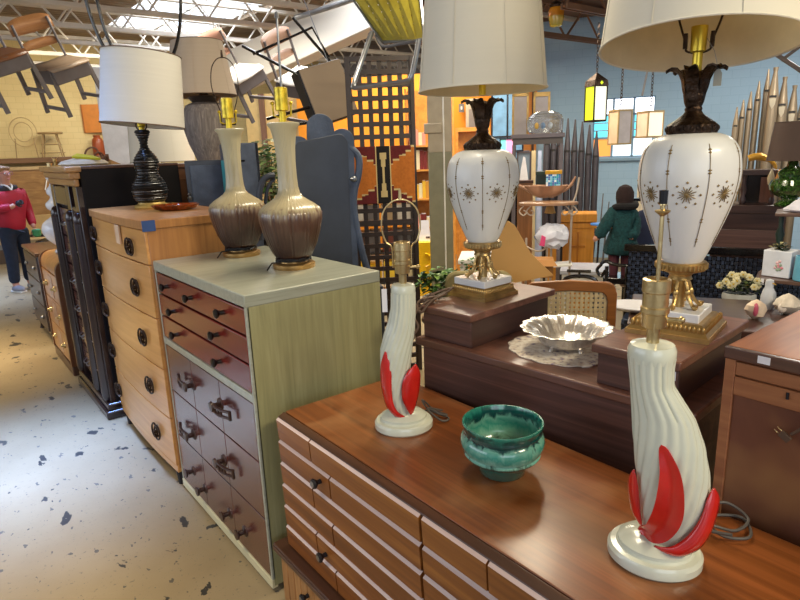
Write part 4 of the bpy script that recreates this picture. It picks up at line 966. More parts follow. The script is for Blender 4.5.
for si, row in BX:
    for bi, (c, hx) in enumerate(row):
        wd = 62 / len(row); q = sh_loc + ex * ((-32 + wd * (bi + .5)) * s) + Vector((0, 0, shz[si] * s + .001))
        o = thing('storage_box', f'{c} box, {ow[bi] if bi < len(row) - 1 else ow[3]} on the {sw[si]} shelf behind the lattice', 'box', q, sh_yaw, 'boxes on the shelf behind the lattice')
        h_ = random.uniform(16, 23); B(s).box(-wd / 2 + 1, wd / 2 - 1, 2, 20, 0, h_).build('carton', mat('box_' + c + str(si * 10 + bi), hx, .6), o, .004); B(s).box(-wd / 2 + .6, wd / 2 - .6, 1.6, 20.4, h_ * .78, h_ + .4).build('lid', mat('lid_' + c + str(si * 10 + bi), hx, .5, 0, .2), o)
# ------------------------------------------------------------------ bookcase corner in the amber room
D_ = 7.6; t, s = T('bookcase', 'yellow-lit bookcase beside the grey column', 'bookcase', 430, 300, D_)
m_ = B(s); W_bk = wood('bookcase_orange', '#b9752c', '#dc9a44', 'Y', 14, 1, .5, .1)
m_.box(-19, -17, -8, 14, fz(t, s), 200).box(24, 26, -8, 14, fz(t, s), 200).box(-19, 26, 12, 14, fz(t, s), 200)
m_.build('case', W_bk, t)
shelves = [150, 128, 101, 74, 45]
for z in shelves: B(s).box(-17, 24, -8, 12, z - 1.6, z).build('shelf', W_bk, t)
bc = {'dark red': '#6e1f1a', 'cream': '#d9cba4', 'brown': '#6b4327', 'yellow': '#e0b02c', 'ochre': '#c98a2c', 'maroon': '#4b1512', 'pink': '#c98a78', 'white': '#e6e0d0', 'orange': '#d9742a'}
BM = {k: mat('book_' + k.replace(' ', '_'), v, .6) for k, v in bc.items()}
ordw = ['first', 'second', 'third', 'fourth', 'fifth', 'sixth', 'seventh', 'eighth', 'ninth']
shw = ['top', 'second', 'third', 'fourth', 'fifth']
plan = [['pink', 'orange', 'pink', 'cream', 'pink'], ['cream', 'cream', 'cream', 'dark red', 'dark red', 'brown', 'dark red', 'maroon'], ['ochre', 'yellow', 'yellow', 'cream', 'yellow', 'ochre', 'orange', 'yellow'], ['dark red', 'pink', 'dark red', 'cream', 'white'], ['white', 'pink', 'white', 'brown']]
base = spot(430, 300, D_); yaw = facing(base); ex = Vector((math.cos(yaw), math.sin(yaw), 0)); ey = Vector((-math.sin(yaw), math.cos(yaw), 0))
for si, row in enumerate(plan):
    x = -16.2
    for bi, c in enumerate(row):
        w_ = random.uniform(2.4, 3.4) * (1 if si < 3 else 1.5); h_ = random.uniform(13, 18) if si in (1, 2) else random.uniform(9, 15)
        if x + w_ > 23: break
        q = base + ex * (x + w_ / 2) * s + Vector((0, 0, (shelves[si] + .1) * s)) + ey * (-5 * s)
        bk = thing('book', f'{c} book {ordw[bi]} from the left on the {shw[si]} shelf of the bookcase', 'book', q, yaw, 'books in the bookcase')
        B(s).box(-w_ / 2, w_ / 2, 0, 12, 0, h_).build('cover', BM[c], bk); B(s).box(-w_ / 2 + .4, w_ / 2 - .4, .5, 11.6, h_ - .1, h_ + .15).build('pages', M_paper, bk)
        x += w_ + .25
t, s = T('yellow_cabinet', 'bright yellow cabinet with an embossed round mark below the bookcase', 'cabinet', 426, 276, 6.9)
M_yb = mat('yellow_plastic', '#eebd12', .4)
B(s).box(-10, 9, 0, 12, fz(t, s), 34).build('body', M_yb, t, .006); B(s).tube([(5.5 * math.cos(a), -.6, 16 + 6.5 * math.sin(a)) for a in [PI * (-.5 + i / 12) for i in range(13)]] + [(0, -.6, 16 + 6.5)], .9, 6).build('embossed_mark', M_yb, t)
t, s = T('magazine', 'picture magazine with dark portraits on top of the yellow cabinet', 'magazine', 425, 241.5, 6.9)
B(s).slab([(-7, 0, 0), (6, 0, 0), (4, 2, 21), (-5, 2, 21)], .5).slab([(-6, -.3, 2), (0, -.3, 2), (-.5, 1.2, 13), (-5.4, 1.2, 13)], -.1, 1).slab([(1, -.3, 3), (5, -.3, 3), (4.2, 1.2, 14), (.5, 1.2, 14)], -.1, 1).build('cover', [M_paper, mat('dark_print', '#4a2f2a', .5)], t)
t, s = T('shelf_unit', 'small orange wood shelf unit right of the grey column', 'shelf', 470, 200, 7.3)
m_ = B(s); m_.box(-14, 20, 0, 12, 66, 70).box(-14, -11, 0, 12, fz(t, s), 66).box(17, 20, 0, 12, fz(t, s), 66).box(-11, 17, 10, 12, fz(t, s), 66).box(-11, 17, 0, 10, 20, 22).build('case', W_bk, t)
t, s = T('wall_switch', 'grey switch box on the amber wall right of the column', 'switch', 461.5, 108, 8.9)
B(s).box(-2.6, 2.6, 0, 2, -4, 4).build('box', M_greypaint, t); B(s).box(-.8, .8, -1, 0, -1.5, 1.5).build('toggle', M_white, t)
# picture frames and a pale poster seen past the leaf crown
t, s = T('poster', 'pale poster on the amber wall behind the leaf crown', 'poster', 474, 130, 8.8)
B(s).box(-8, 9, 0, .6, -18, 30).build('sheet', mat('pale_poster', '#cfc3ae', .6), t); B(s).box(-5, 6, -.2, 0, -4, 20).build('print', mat('poster_print', '#9b8f8a', .6), t)

# ------------------------------------------------------------------ plant, round-backed stool and board behind the vanity
t, s = T('ivy_plant', 'leafy green ivy beside the foot of the grey column', 'plant', 438, 296, 3.3)
m_ = B(s); random.seed(5); plant_leaves(m_, (2, 0, 14), (22, 14, 15), 260, 9, 3); plant_leaves(m_, (34, -8, 30), (12, 5, 10), 50, 7, 3)
m_.build('leaves', [mat('ivy', '#3f6a30', .45), mat('ivy_light', '#6d8d3f', .45), mat('ivy_dark', '#234a24', .45)], t, smooth=0)
B(s).lathe([(10, -22), (14, -3), (15, -3), (15, 0), (13, 0), (12, -4), (0, -4)], 20).build('pot', M_white, t)
for i in range(4): B(s).tube(smoothpath([(0, 0, -4), (6 * i - 8, 3, 10), (14 * i - 8, 6, 18 + 4 * i)], 4), .7, 6).build('stem', mat('ivy_stem', '#55602e', .6), t)
u = thing('plant_stand', 'slim dark stand under the green ivy by the column', 'stand', (t.location.x, t.location.y, 0), facing(t.location)); hz = t.location.z - 22 * s
MB().lathe([(0, hz - .025), (.09, hz - .025), (.095, hz - .012), (.09, hz), (0, hz)], 24).build('top', W_waldk, u)
for i in range(3): MB().tube([(.06 * math.cos(i * 2.1), .06 * math.sin(i * 2.1), hz - .025), (.1 * math.cos(i * 2.1), .1 * math.sin(i * 2.1), 0)], .012, 8).build('leg', W_waldk, u)
t, s = T('round_back_chair', 'olive upholstered chair with a low rounded back behind the left glass lamp', 'chair', 480, 300, 2.95)
m_ = B(s); pts = [(-34, -20), (-35, 10)] + lobe(-22, 16, 13, PI, PI * .55, 6) + lobe(20, 16, 13, PI * .45, 0, 6) + [(33, 10), (32, -20)]
m_.prism(pts, 0, 8); m_.build('back', mat('olive_fabric', '#8b8059', .9, 0, .12, 30), t, .012, sub=0)
B(s).box(-32, 32, 8, 60, -24, -12).build('seat', mat('olive_fabric_seat', '#857a55', .9), t, .01)
for x in (-30, 30):
    for y in (4, 56): B(s).bar((x, y, -24), (x, y, fz(t, s)), 4, 4).build('leg', W_waldk, t)
t, s = T('tan_board', 'large tan board leaning behind the left glass lamp', 'board', 520, 283, 3.0)
W_tan = mat('tan_board', '#c09456', .7, 0, .06, 3)
B(s).prism([(-34, -6), (32, 8), (10, 30), (-6, 58), (-12, 62), (-24, 62)], 0, 1.4).build('panel', W_tan, t)
# cane-back chair
D_ = 2.62; t, s = T('cane_back_chair', 'cane-back wooden chair behind the silver bowl', 'chair', 569, 330, D_, None, .12)
W_cane = wood('cane_chair_frame', '#6b3f1c', '#a56a34', 'X', 20, 2, .35, .25)
fr = [(-44, -30), (-44, 38)] + lobe(-34, 40, 9, PI, PI * .5, 5) + [(0, 51)] + lobe(34, 40, 9, PI * .5, 0, 5) + [(44, 38), (44, -30)]
m_ = B(s); P = [(x, z) for x, z in fr]
inner = [(x * .80, (z - 10) * .80 + 8 if z > 0 else z) for x, z in fr]
n_ = len(P); vs = [(x, -2.5, z) for x, z in P] + [(x, -2.5, z) for x, z in inner] + [(x, 3.5, z) for x, z in P] + [(x, 3.5, z) for x, z in inner]
fs = []
for i in range(n_ - 1): fs += [(i, i + 1, n_ + i + 1, n_ + i), (2 * n_ + i + 1, 2 * n_ + i, 3 * n_ + i, 3 * n_ + i + 1), (i, 2 * n_ + i, 2 * n_ + i + 1, i + 1), (n_ + i, n_ + i + 1, 3 * n_ + i + 1, 3 * n_ + i)]
fs += [(0, n_, 3 * n_, 2 * n_), (n_ - 1, 3 * n_ - 1, 4 * n_ - 1, 2 * n_ - 1)] if False else []
m_.add(vs, fs); m_.build('back_frame', W_cane, t, .004)
m_ = B(s); M_cane = mat('woven_cane', '#c9b68c', .7, 0, .15, 50)
for i in range(16): x = -34 + i * 4.5; m_.box(x - 1.3, x + 1.3, -.6, 0, -28, 41)
for i in range(15): z = -26 + i * 4.7; m_.box(-36, 36, 0, .6, z - 1.3, z + 1.3)
for i in range(-7, 15): m_.bar((-36 + i * 9 if -36 + i * 9 > -36 else -36, .9, -28 if -36 + i * 9 > -36 else -28 - (i * 9)), (min(36, -36 + i * 9 + 69), .9, min(41, -28 + (36 - (-36 + i * 9)))), .9, .4) if -36 + i * 9 > -36 else None
m_.build('cane_panel', M_cane, t)
B(s).box(-46, 46, 3, 95, -62, -52).build('seat', M_cane, t, .004)
for x in (-43, 43):
    B(s).bar((x, 1, -30), (x, 3, fz(t, s)), 6, 5).build('leg', W_cane, t); B(s).bar((x, 92, -62), (x, 92, fz(t, s)), 6, 5).build('leg', W_cane, t)
    B(s).tube(smoothpath([(x * 1.0, 3, -10), (x * 1.15, 30, -14), (x * 1.18, 70, -22), (x * 1.1, 84, -60)], 5), 3, 8).build('arm', W_cane, t)
# ------------------------------------------------------------------ chairs hung from the ceiling
def school_chair(label, loc, right, fwd, wm, pm, sm, scale=1, cat='chair'):
    t = posed('hanging_school_chair', label, cat, loc, right, fwd, 'school chairs hung from the ceiling', scale)
    def slat(z0, z1, y, bowd=.04, hw=.19):
        m_ = MB(); vs = []; n = 10
        for i in range(n + 1):
            x = -hw + 2 * hw * i / n; yy = y - bowd * (1 - (x / hw) ** 2)
            vs += [(x, yy, z0 + .01 * (x / hw) ** 2), (x, yy - .015, z1 - .03 * (x / hw) ** 4)]
        return m_.add(vs, [(2 * i, 2 * i + 2, 2 * i + 3, 2 * i + 1) for i in range(n)])
    slat(.66, .80, -.2).build('backrest', wm, t, solid=.012); slat(.53, .61, -.185, .03, .17).build('back_slat', wm, t, solid=.012)
    m_ = MB(); vs = []
    for j in range(7):
        y = -.19 + .4 * j / 6; z = .42 - .018 * math.sin(PI * j / 6) - (.03 if j == 6 else 0); hw = .175 + .02 * math.sin(PI * j / 6)
        vs += [(-hw, y, z), (0, y, z - .008), (hw, y, z)]
    m_.add(vs, [(3 * j + k, 3 * j + k + 1, 3 * j + k + 4, 3 * j + k + 3) for j in range(6) for k in (0, 1)]); m_.build('seat', sm, t, solid=.014)
    MB().box(-.175, .175, -.17, .19, .27, .4).build('book_box', pm, t, .01)
    for x in (-.17, .17):
        MB().bar((x, -.16, .40), (x * 1.12, -.23, 0), .022, .035).build('leg', pm, t); MB().bar((x, .15, .40), (x * 1.12, .2, 0), .022, .035).build('leg', pm, t)
        MB().tube(smoothpath([(x * .95, -.16, .40), (x * .95, -.19, .6), (x * .93, -.205, .76)], 4), .012, 8).build('back_post', pm, t)
        MB().bar((x * 1.1, -.21, .06), (x * 1.1, .19, .06), .016, .03).build('side_rail', pm, t)
    return t
M_ply = wood('bent_plywood', '#8a5a36', '#b98757', 'X', 18, 2, .4, .2); M_plyseat = wood('pale_seat', '#8d7762', '#b39d86', 'X', 14, 2, .4, .1)
M_plydk = wood('brown_seat', '#6e4327', '#935f3a', 'X', 18, 2, .35, .2); M_tubeg = mat('grey_pressed_steel', '#716a6a', .5, .3, .1); M_pink = mat('pinkish_paint', '#e3c4b4', .5); M_cream2 = mat('cream_seat', '#f6f1e8', .45)
up = wdir(-.13, .80, .58)
def frame_from(upv, fwdv):
    f = fwdv - fwdv.dot(upv) * upv; f.normalize(); return f.cross(upv), f
r_, f_ = frame_from(up, wdir(.76, -.16, .6))
school_chair('wooden school chair hung upper left, nearer the white drum shade', spot(79, 108, 5.5), r_, f_, M_ply, M_tubeg, M_plyseat, .98)
r_, f_ = frame_from(wdir(-.13, .80, .58), wdir(.76, -.16, .6))
school_chair('wooden school chair hung at the left edge, cut by the photo', spot(20, 104, 5.1), r_, f_, M_plydk, M_tubeg, M_plydk, .98)
up = wdir(-.25, .72, .64); r_, f_ = frame_from(up, wdir(.75, -.2, .6))
school_chair('white-seated school chair hung behind the beige cone shade', spot(254, 112, 6.1), r_, f_, mat('rosy_ply', '#a87c68', .5), M_tubeg, M_cream2, 1.0)
up = wdir(-.12, .74, .66); r_, f_ = frame_from(up, wdir(.8, -.2, .5))
school_chair('cream-seated school chair hung behind the nearer bottle lamp', spot(312, 118, 5.8), r_, f_, mat('rosy_ply_two', '#b08a72', .5), M_tubeg, M_cream2, 1.0)
# black rod chair with a thick taupe seat, seen from below
c = spot(329, 92, 4.6); nrm = wdir(.55, -.12, .83); upv = wdir(.0, 1, .12)
f = nrm; r_ = upv.cross(f).normalized() if False else f.cross(upv).normalized()
t = posed('hanging_rod_chair', 'black rod chair with a thick taupe seat hung above the scalloped mirror back', 'chair', c, wdir(.80, .42, -.44), wdir(-.12, .95, .12))
# local x along the seat width, y up the seat, z out of the underside
ux = .185; uy = .215
MB().box(-ux, ux, -uy, uy, -.15, .0).build('seat', mat('black_side', '#141216', .5), t, .008)
MB().box(-ux + .006, ux - .006, -uy + .006, uy - .006, 0, .012).build('seat_underside', mat('taupe_board', '#8c7a66', .7, 0, .06, 3), t, .004)
for x, y, ex_, ey_ in ((-ux + .03, uy - .05, -.55, .62), (ux - .06, uy - .02, -.2, .75), (-ux + .03, -.06, -.62, .05), (-ux + .03, -uy + .04, -.55, .12)):
    MB().tube([(x, y, -.03), (x + ex_ * .55, y + ey_ * .55, -.16)], .012, 8).build('leg', M_blackpl, t)
MB().tube([(-ux - .24, .42, -.1), (.12, .5, -.12), (.13, .25, -.05)], .01, 8).build('back_rod', M_blackpl, t)
MB().tube([(.1, uy, -.03), (.12, 1.2, -.1)], .003, 5).build('wire', M_steel, t)
# folding lawn chair with yellow webbing, hung high
k_ = .84; q = [spot(346, -12, 4.3 * k_), spot(416, -25, 3.9 * k_), spot(424, 39, 3.7 * k_), spot(383, 41, 4.15 * k_)]
t = thing('hanging_lawn_chair', 'folding lawn chair with yellow webbing hung above the lattice screen', 'chair', (0, 0, 0))
t.location = q[3]; o_ = q[3]; Q = [p - o_ for p in q]
def bil(u, v): return (Q[0] * (1 - u) + Q[1] * u) * (1 - v) + (Q[3] * (1 - u) + Q[2] * u) * v
m_ = MB(); nn = (Q[1] - Q[0]).cross(Q[3] - Q[0]).normalized()
for i in range(6):
    a, b_ = i / 6 + .008, (i + 1) / 6 - .008; m_.slab([bil(a, 0), bil(b_, 0), bil(b_, 1), bil(a, 1)], .003)
for i in range(8):
    a, b_ = i / 8 + .006, (i + 1) / 8 - .006
    m_.slab([bil(0, a) + nn * .004, bil(1, a) + nn * .004, bil(1, b_) + nn * .004, bil(0, b_) + nn * .004], .003)
m, n, l, b = nodes('yellow_webbing'); l.new(ramp(n, l, noise(n, l, coords(n, l), 7, 3), [(.3, lin('#857618')), (.7, lin('#aa9c34'))]), b.inputs['Base Color']); b.inputs['Roughness'].default_value = .6
m_.build('webbing', m, t, smooth=0)
MB().tube([bil(-.02, -.02), bil(1.02, -.02), bil(1.02, 1.02), bil(-.02, 1.02)], .011, 8, closed=True).build('seat_frame', M_alu, t)
def rel(px, py, D): return spot(px, py, D * k_) - o_
MB().tube(smoothpath([rel(372, 32, 4.15), rel(362, 60, 4.05), rel(354, 84, 4.0), rel(357, 88, 3.95), rel(385, 84, 3.85), rel(406, 81, 3.75), rel(412, 74, 3.72), rel(419, 40, 3.7)], 6), .013, 10).build('leg', M_alu, t)
MB().tube(smoothpath([rel(376, 36, 4.2), rel(383, 46, 4.1), rel(400, 44, 3.95), rel(424, 39, 3.7)], 5), .009, 8).build('brace', M_greypaint, t)
MB().tube([rel(353, 88, 4.02), rel(370, 34, 4.18)], .012, 8).build('leg', M_alu, t)
for a in ((384, 40, 4.15, 384, -60), (421, 20, 3.8, 421, -60)): MB().tube([rel(a[0], a[1], a[2]), rel(a[3], a[4], a[2])], .004, 5).build('hanging_wire', M_greypaint, t)
# black iron hoop behind the white drum shade
t, s = T('iron_hoop', 'black iron hanging hoop looping behind the white drum shade', 'hanger', 146, 90, 4.2)
B(s).tube(smoothpath([(-44, 0, 110), (-41, 0, 70), (-32, 0, 38), (-18, 0, 22), (8, 0, 18), (26, 0, 28), (38, 0, 56), (44, 0, 95), (46, 0, 120)], 6), 1.6, 8).build('hoop', M_blackpl, t)
B(s).tube(smoothpath([(-34, 6, 110), (-32, 6, 70), (-26, 6, 42), (-14, 6, 25), (8, 6, 20)], 6), 1.6, 8).build('inner_hoop', M_blackpl, t)
# amber glass jar lantern, stained lanterns
def lantern(label, px, py, D, w, h, cols, roof=True, glowm=None):
    t, s = T('hanging_lantern', label, 'lantern', px, py, D, 'hanging lanterns by the blue wall', .65)
    m_ = B(s)
    for sx in (-1, 1):
        for sy in (-1, 1): m_.box(sx * w - .6, sx * w + .6, sy * w - .6, sy * w + .6, 0, h)
    for z in (0, h): 
        for sx in (-1, 1): m_.box(sx * w - .9, sx * w + .9, -w, w, z - .9, z + .9); m_.box(-w, w, sx * w - .9, sx * w + .9, z - .9, z + .9)
    m_.build('frame', M_bronze if roof else mat('pale_brass_frame', '#b09a70', .4, .5), t)
    for i in range(4):
        g = B(s); g.X = g.X @ Matrix.Rotation(i * PI / 2, 4, 'Z'); g.box(-w + .8, w - .8, -w - .2, -w + .2, .9, h - .9); g.build('pane', cols[i % 2], t)
    if roof:
        k = B(s); k.add([(-w - 1, -w - 1, h), (w + 1, -w - 1, h), (w + 1, w + 1, h), (-w - 1, w + 1, h), (-w - .3, -w - .3, h + 5), (w + .3, -w - .3, h + 5), (w + .3, w + .3, h + 5), (-w - .3, w + .3, h + 5), (0, 0, h + 13)], [(0, 1, 5, 4), (1, 2, 6, 5), (2, 3, 7, 6), (3, 0, 4, 7), (4, 5, 8), (5, 6, 8), (6, 7, 8), (7, 4, 8), (0, 3, 2, 1)])
        k.build('roof', M_bronze, t)
        for i in range(2):
            g = B(s); g.X = g.X @ Matrix.Rotation(i * PI / 2 if i == 0 else PI / 2 * i, 4, 'Z') 
            for a, c in ((1.6, .6), (.6, 1.6)): g.box(-a, a, -w - 1.1, -w - .6, h + 2.5 - c, h + 2.5 + c)
            g.build('cut_cross', cols[1], t)
    top_ = h + (13 if roof else 3)
    c = B(s)
    for i in range(14): c.tube([(1.1 * math.cos(a) * (i % 2), 1.1 * math.cos(a) * (1 - i % 2), top_ + 1.6 + i * 3.2 + 2 * math.sin(a)) for a in [2 * PI * k / 8 for k in range(8)]], .35, 4, closed=True)
    c.build('chain', M_bronze, t)
    return t
lantern('black lantern with lime and pale panes, left of the stained window', 595, 121, 5.6, 7.2, 33, [glow('pale_lantern_pane', '#e9ecd6', .75), glow('lime_pane', '#c9dd1f', .8)])
M_frost = mat('frosted_lantern', '#b5aeb0', .35, 0, .1, 12); M_tealp = glow('peach_lantern_pane', '#f3d9bd', .7)
lantern('grey frosted lantern hanging in front of the stained window', 619, 144, 6.0, 7.5, 32, [M_frost, mat('peach_frost', '#d3b79c', .4)], False)
lantern('peach-paned lantern at the right edge of the stained window', 649, 137, 6.2, 8.6, 24, [M_tealp, mat('cream_frost', '#e2cdb8', .4)], False)
t, s = T('hanging_lantern', 'amber glass jar lantern hanging near the ceiling', 'lantern', 556, 27, 6.0, 'hanging lanterns by the blue wall')
B(s).lathe([(4, 0), (6, 1), (7.5, 8), (7.8, 15), (6.5, 18), (5, 19), (5, 18), (6, 15), (5.6, 3), (0, 2)], 24).build('jar', bands('amber_glass', [(0, '#a89a2a'), (.5, '#c7a436'), (.55, '#dc8a1c'), (1, '#e39a2c')], 0, 19 * s), t)
B(s).lathe([(7, 18), (7.4, 20), (4, 23), (1, 24), (0, 24)], 20).tube([(0, 0, 24), (0, 0, 60)], .4, 5).build('cap', M_bronze, t)
# pair of dark brackets at the top right
t, s = T('hanging_bracket', 'dark wooden bracket hanging at the right edge above the organ pipes', 'bracket', 786, 58, 4.6)
B(s).bar((-11, 0, 6), (20, 0, -18), 5, 4).bar((-4, 2, -2), (16, 2, 14), 4, 3).build('arm', wood('bracket_wood', '#453a34', '#6b5a4c', 'X'), t, .004)
t, s = T('dark_rod', 'short dark rod hanging above the stained window', 'rod', 645, 84, 6.5)
B(s).bar((1.5, 0, 12), (-2, 0, -11), 2, 2).bar((1.5, 0, 12), (1.5, 0, (LC - t.location.z) / s), .4, .4).build('rod', M_greypaint, t)
# ------------------------------------------------------------------ right-hand background
def onto(t, s, x, y, z):
    a = t.rotation_euler.z; return t.location + Vector((math.cos(a), math.sin(a), 0)) * x * s + Vector((-math.sin(a), math.cos(a), 0)) * y * s + Vector((0, 0, z * s))
M_pipe = mat('organ_pipe_metal', '#8d7e69', .42, .6, .12, 5); M_pipedk = mat('dark_pipe_zinc', '#4f4b50', .4, .6, .2, 5); M_mouth = mat('pipe_mouth', '#14110f', .6)
def organ_pipe(label, px, ytip, ymouth, ybot, D, w, m, group, flat=False, face=None):
    t, s = T('organ_pipe', label, 'organ pipe', px + (507 - px) / 3376 * (ybot - ytip) * .7, ybot, D, group)
    h = (ybot - ytip) * .945; hm = (ybot - ymouth) * .945; zf = fz(t, s)
    k = B(s)
    if flat: k.lathe([(w * .3, zf), (w, zf + 40), (w, hm), (w * .96, hm + 2), (w * .36, h * .97), (w * .45, h - 2), (w * .48, h), (w * .3, h)], 20)
    else: k.lathe([(w * .3, zf), (w, zf + 40), (w, hm), (w * .95, hm + 1), (w * .22, h), (0, h + .4)], 20)
    k.build('tube', m, t)
    B(s).box(-w * .62, w * .62, -w * 1.02, -w * .5, hm - 1.2, hm + .6).build('mouth', M_mouth, t)
    if flat: B(s).prism([(-w * .6, hm - 2), (w * .6, hm - 2), (w * .45, hm - 8), (0, hm - 12), (-w * .45, hm - 8)], -w * 1.04, -w * .7).build('lip', mat('pale_lip', '#c7baa0', .3, .7), t)
    return t
dd = 6.6
spec = [(732, 106, 124, 'leftmost and shortest'), (738, 99, 116, 'second from the left'), (745, 91, 108, 'third from the left'), (752.5, 81, 99, 'fourth from the left'), (761, 70, 90, 'just left of the tallest')]
for px, a, b_, wd in spec: organ_pipe(f'pale pointed metal organ pipe, {wd} in the row', px, a, b_, 215, dd, 2.7, M_pipe, 'pale organ pipes against the blue wall')
spec = [(768, 68, 95.5, 4.7, 'tallest'), (777.5, 77, 103.5, 4.5, 'just right of the tallest'), (787.5, 85, 110.5, 4.4, 'second to the right of the tallest'), (797, 92, 117, 4.3, 'at the right edge of the photo')]
for px, a, b_, w, wd in spec: organ_pipe(f'pale metal organ pipe with broad foot, {wd}', px, a, b_, 215, dd - .2, w, M_pipe, 'pale organ pipes against the blue wall', True)
spec = [(545, 108, 140), (551.5, 112, 146), (558, 112, 142), (565, 116, 147), (572, 117, 147), (579, 119, 147), (586, 122, 150), (593, 128, 152)]
names = ['leftmost', 'second from left', 'third from left', 'fourth from left', 'fifth from left', 'sixth from left', 'seventh from left', 'rightmost']
for (px, a, b_), wd in zip(spec, names): organ_pipe(f'dark organ pipe left of the stained window, {wd} of its row', px, a, b_, 290, 7.4, 3.1, M_pipedk, 'dark organ pipes behind the pulpit')
# light coloured boards standing between the pipes and the rack
for i, (px, w, c, nm) in enumerate([(525, 5, '#5f6a78', 'grey'), (532, 3.4, '#c8b48c', 'cream'), (538, 3, '#aeb9d6', 'pale blue')]):
    t, s = T('leaning_board', f'narrow {nm} board standing behind the metal rack', 'board', px, 235, 7.0, 'boards behind the metal rack')
    zf = fz(t, s); B(s).add([(-w, 0, zf), (w, 0, zf), (w * .6, 0, 82), (-w * .5, 0, 82), (-w, 2, zf), (w, 2, zf), (w * .6, 2, 82), (-w * .5, 2, 82)], [(0, 1, 2, 3), (7, 6, 5, 4), (0, 4, 5, 1), (1, 5, 6, 2), (2, 6, 7, 3), (3, 7, 4, 0)]).build('panel', mat('board_' + nm.replace(' ', '_'), c, .5), t)
t, s = T('picture_frame', 'grey framed picture of white peaks standing below the glass case', 'picture', 524, 178, 6.6)
B(s).box(-4, 4, 2, 6, fz(t, s), -9).build('easel', W_waldk, t); B(s).box(-7.5, 7, 0, 1.2, -10, 26).build('backing', mat('greyblue_print', '#7c8b9c', .5), t)
fr_ = B(s)
for a in ((-7.5, -5.8, -10, 26), (5.3, 7, -10, 26), (-7.5, 7, 24.4, 26), (-7.5, 7, -10, -8.4)): fr_.box(a[0], a[1], -1, 0, a[2], a[3])
fr_.build('frame', mat('dark_frame', '#4b4247', .5), t); B(s).prism([(-5, -7), (5, -7), (1, 20), (-1, 21), (-3, 10)], -.5, 0).build('white_peak', M_paper, t)
t, s = T('wooden_crate', 'plain brown wooden board case behind the metal rack', 'case', 524, 230, 6.3)
B(s).box(-7, 8, 0, 14, fz(t, s), 48).build('board', wood('crate_brown', '#7b5232', '#a06e44', 'Z'), t, .003); B(s).box(-7.4, 8.4, -.4, 14, 46, 48.5).build('lid', W_waldk, t)

# glass display table with a crystal box and brass glass lanterns
t, s = T('display_table', 'grey display table carrying a crystal box behind the left glass lamp', 'table', 541, 175, 5.2)
M_gt = mat('grey_table_top', '#6d6468', .3, .1)
B(s).box(-30, 22, -4, 20, 36, 40).build('top', M_gt, t, .003); B(s).box(-28, 20, -2, 18, 30, 36).build('apron', mat('table_apron', '#57504f', .5), t)
for x in (-27, 19):
    for y in (0, 16): B(s).box(x - 1.6, x + 1.6, y - 1.6, y + 1.6, fz(t, s), 30).build('leg', M_gt, t)
t, s = T('crystal_box', 'long clear cut-glass box on the grey display table', 'box', 545, 133, 5.2)
m, n, l, b = nodes('cut_glass'); b.inputs['Base Color'].default_value = (.75, .8, .86, 1); b.inputs['Roughness'].default_value = .12; b.inputs['Transmission Weight'].default_value = .85; b.inputs['Coat Weight'].default_value = .5; M_cut = m
m_ = B(s).lathe([(15, 0), (17, 3), (17.5, 13), (16, 14), (16.6, 15), (12.5, 19), (8, 20.5), (0, 21)], 40, fn=lambda a, z: 1 + .05 * (abs(math.sin(9 * a)) - .5), sy=.5)
m_.build('body', M_cut, t, smooth=20)
k = B(s)
for i, x in enumerate((-8, -2, 5)): k.ball((x, -7.6, 7), (2.2, .8, 3.2), 8, 6, i)
k.build('etched_flowers', [mat('gold_etch', '#c8a04a', .3), mat('blue_etch', '#5f8fc0', .3), mat('white_etch', '#dfe4ec', .3)], t)
for px, nm in ((520, 'left'), (541, 'right')):
    t, s = T('glass_lantern', f'brass cornered glass candle lantern, the {nm} one behind the crystal box', 'lantern', px, 141, 5.45, 'brass glass lanterns behind the crystal box')
    k = B(s)
    for x in (-7, 7):
        for y in (-6, 6): k.box(x - 1, x + 1, y - 1, y + 1, 0, 46)
    for z in (0, 42): k.box(-8, 8, -7, 7, z, z + 4)
    k.build('frame', M_gold, t); B(s).box(-6.6, 6.6, -5.6, 5.6, 4, 42).build('glass', mat('smoky_glass', '#a89c98', .2, 0, .1, coat=.5), t); B(s).cyl((0, 0, 4), (0, 0, 20), 2.6, seg=14).build('candle', M_paper, t)
# blue lit glass panel and pink window card farther left
t, s = T('stained_panel', 'blue stained glass panel leaning left of the display table', 'stained glass', 506, 178, 7.6)
B(s).box(-13, 15, 1.6, 5, fz(t, s), 4).build('stand', M_blackpl, t); B(s).box(-14, 16, 0, 1.5, 0, 84).build('sheet', mat('blue_sheet', '#6f9cc4', .3, 0, .3, 6), t)
k = B(s)
for z in (0, 26, 40, 84): k.box(-14, 16, -1, 0, z - .8, z + .8)
for x in (-14, 1, 16): k.box(x - .8, x + .8, -1, 0, 0, 84)
k.build('leading', M_blackpl, t)
t, s = T('stained_panel', 'small pink and teal stained glass panel left of the picture of white peaks', 'stained glass', 507, 160, 7.0)
B(s).box(-4, 4, 1.5, 5, fz(t, s), 0).build('stand', M_blackpl, t); B(s).box(-6.5, -1, 0, 1, -2, 20, 1).box(-1, 7, 0, 1, -2, 20).box(-7.4, -6.2, -.6, 1.4, -3, 21, 2).box(6.6, 7.8, -.6, 1.4, -3, 21, 2).box(-7.4, 7.8, -.6, 1.4, 19.6, 21, 2).build('sheet', [glow('pink_glass', '#e48db8', .75), glow('teal_glass', '#6fc9c2', .7), M_blackpl], t)

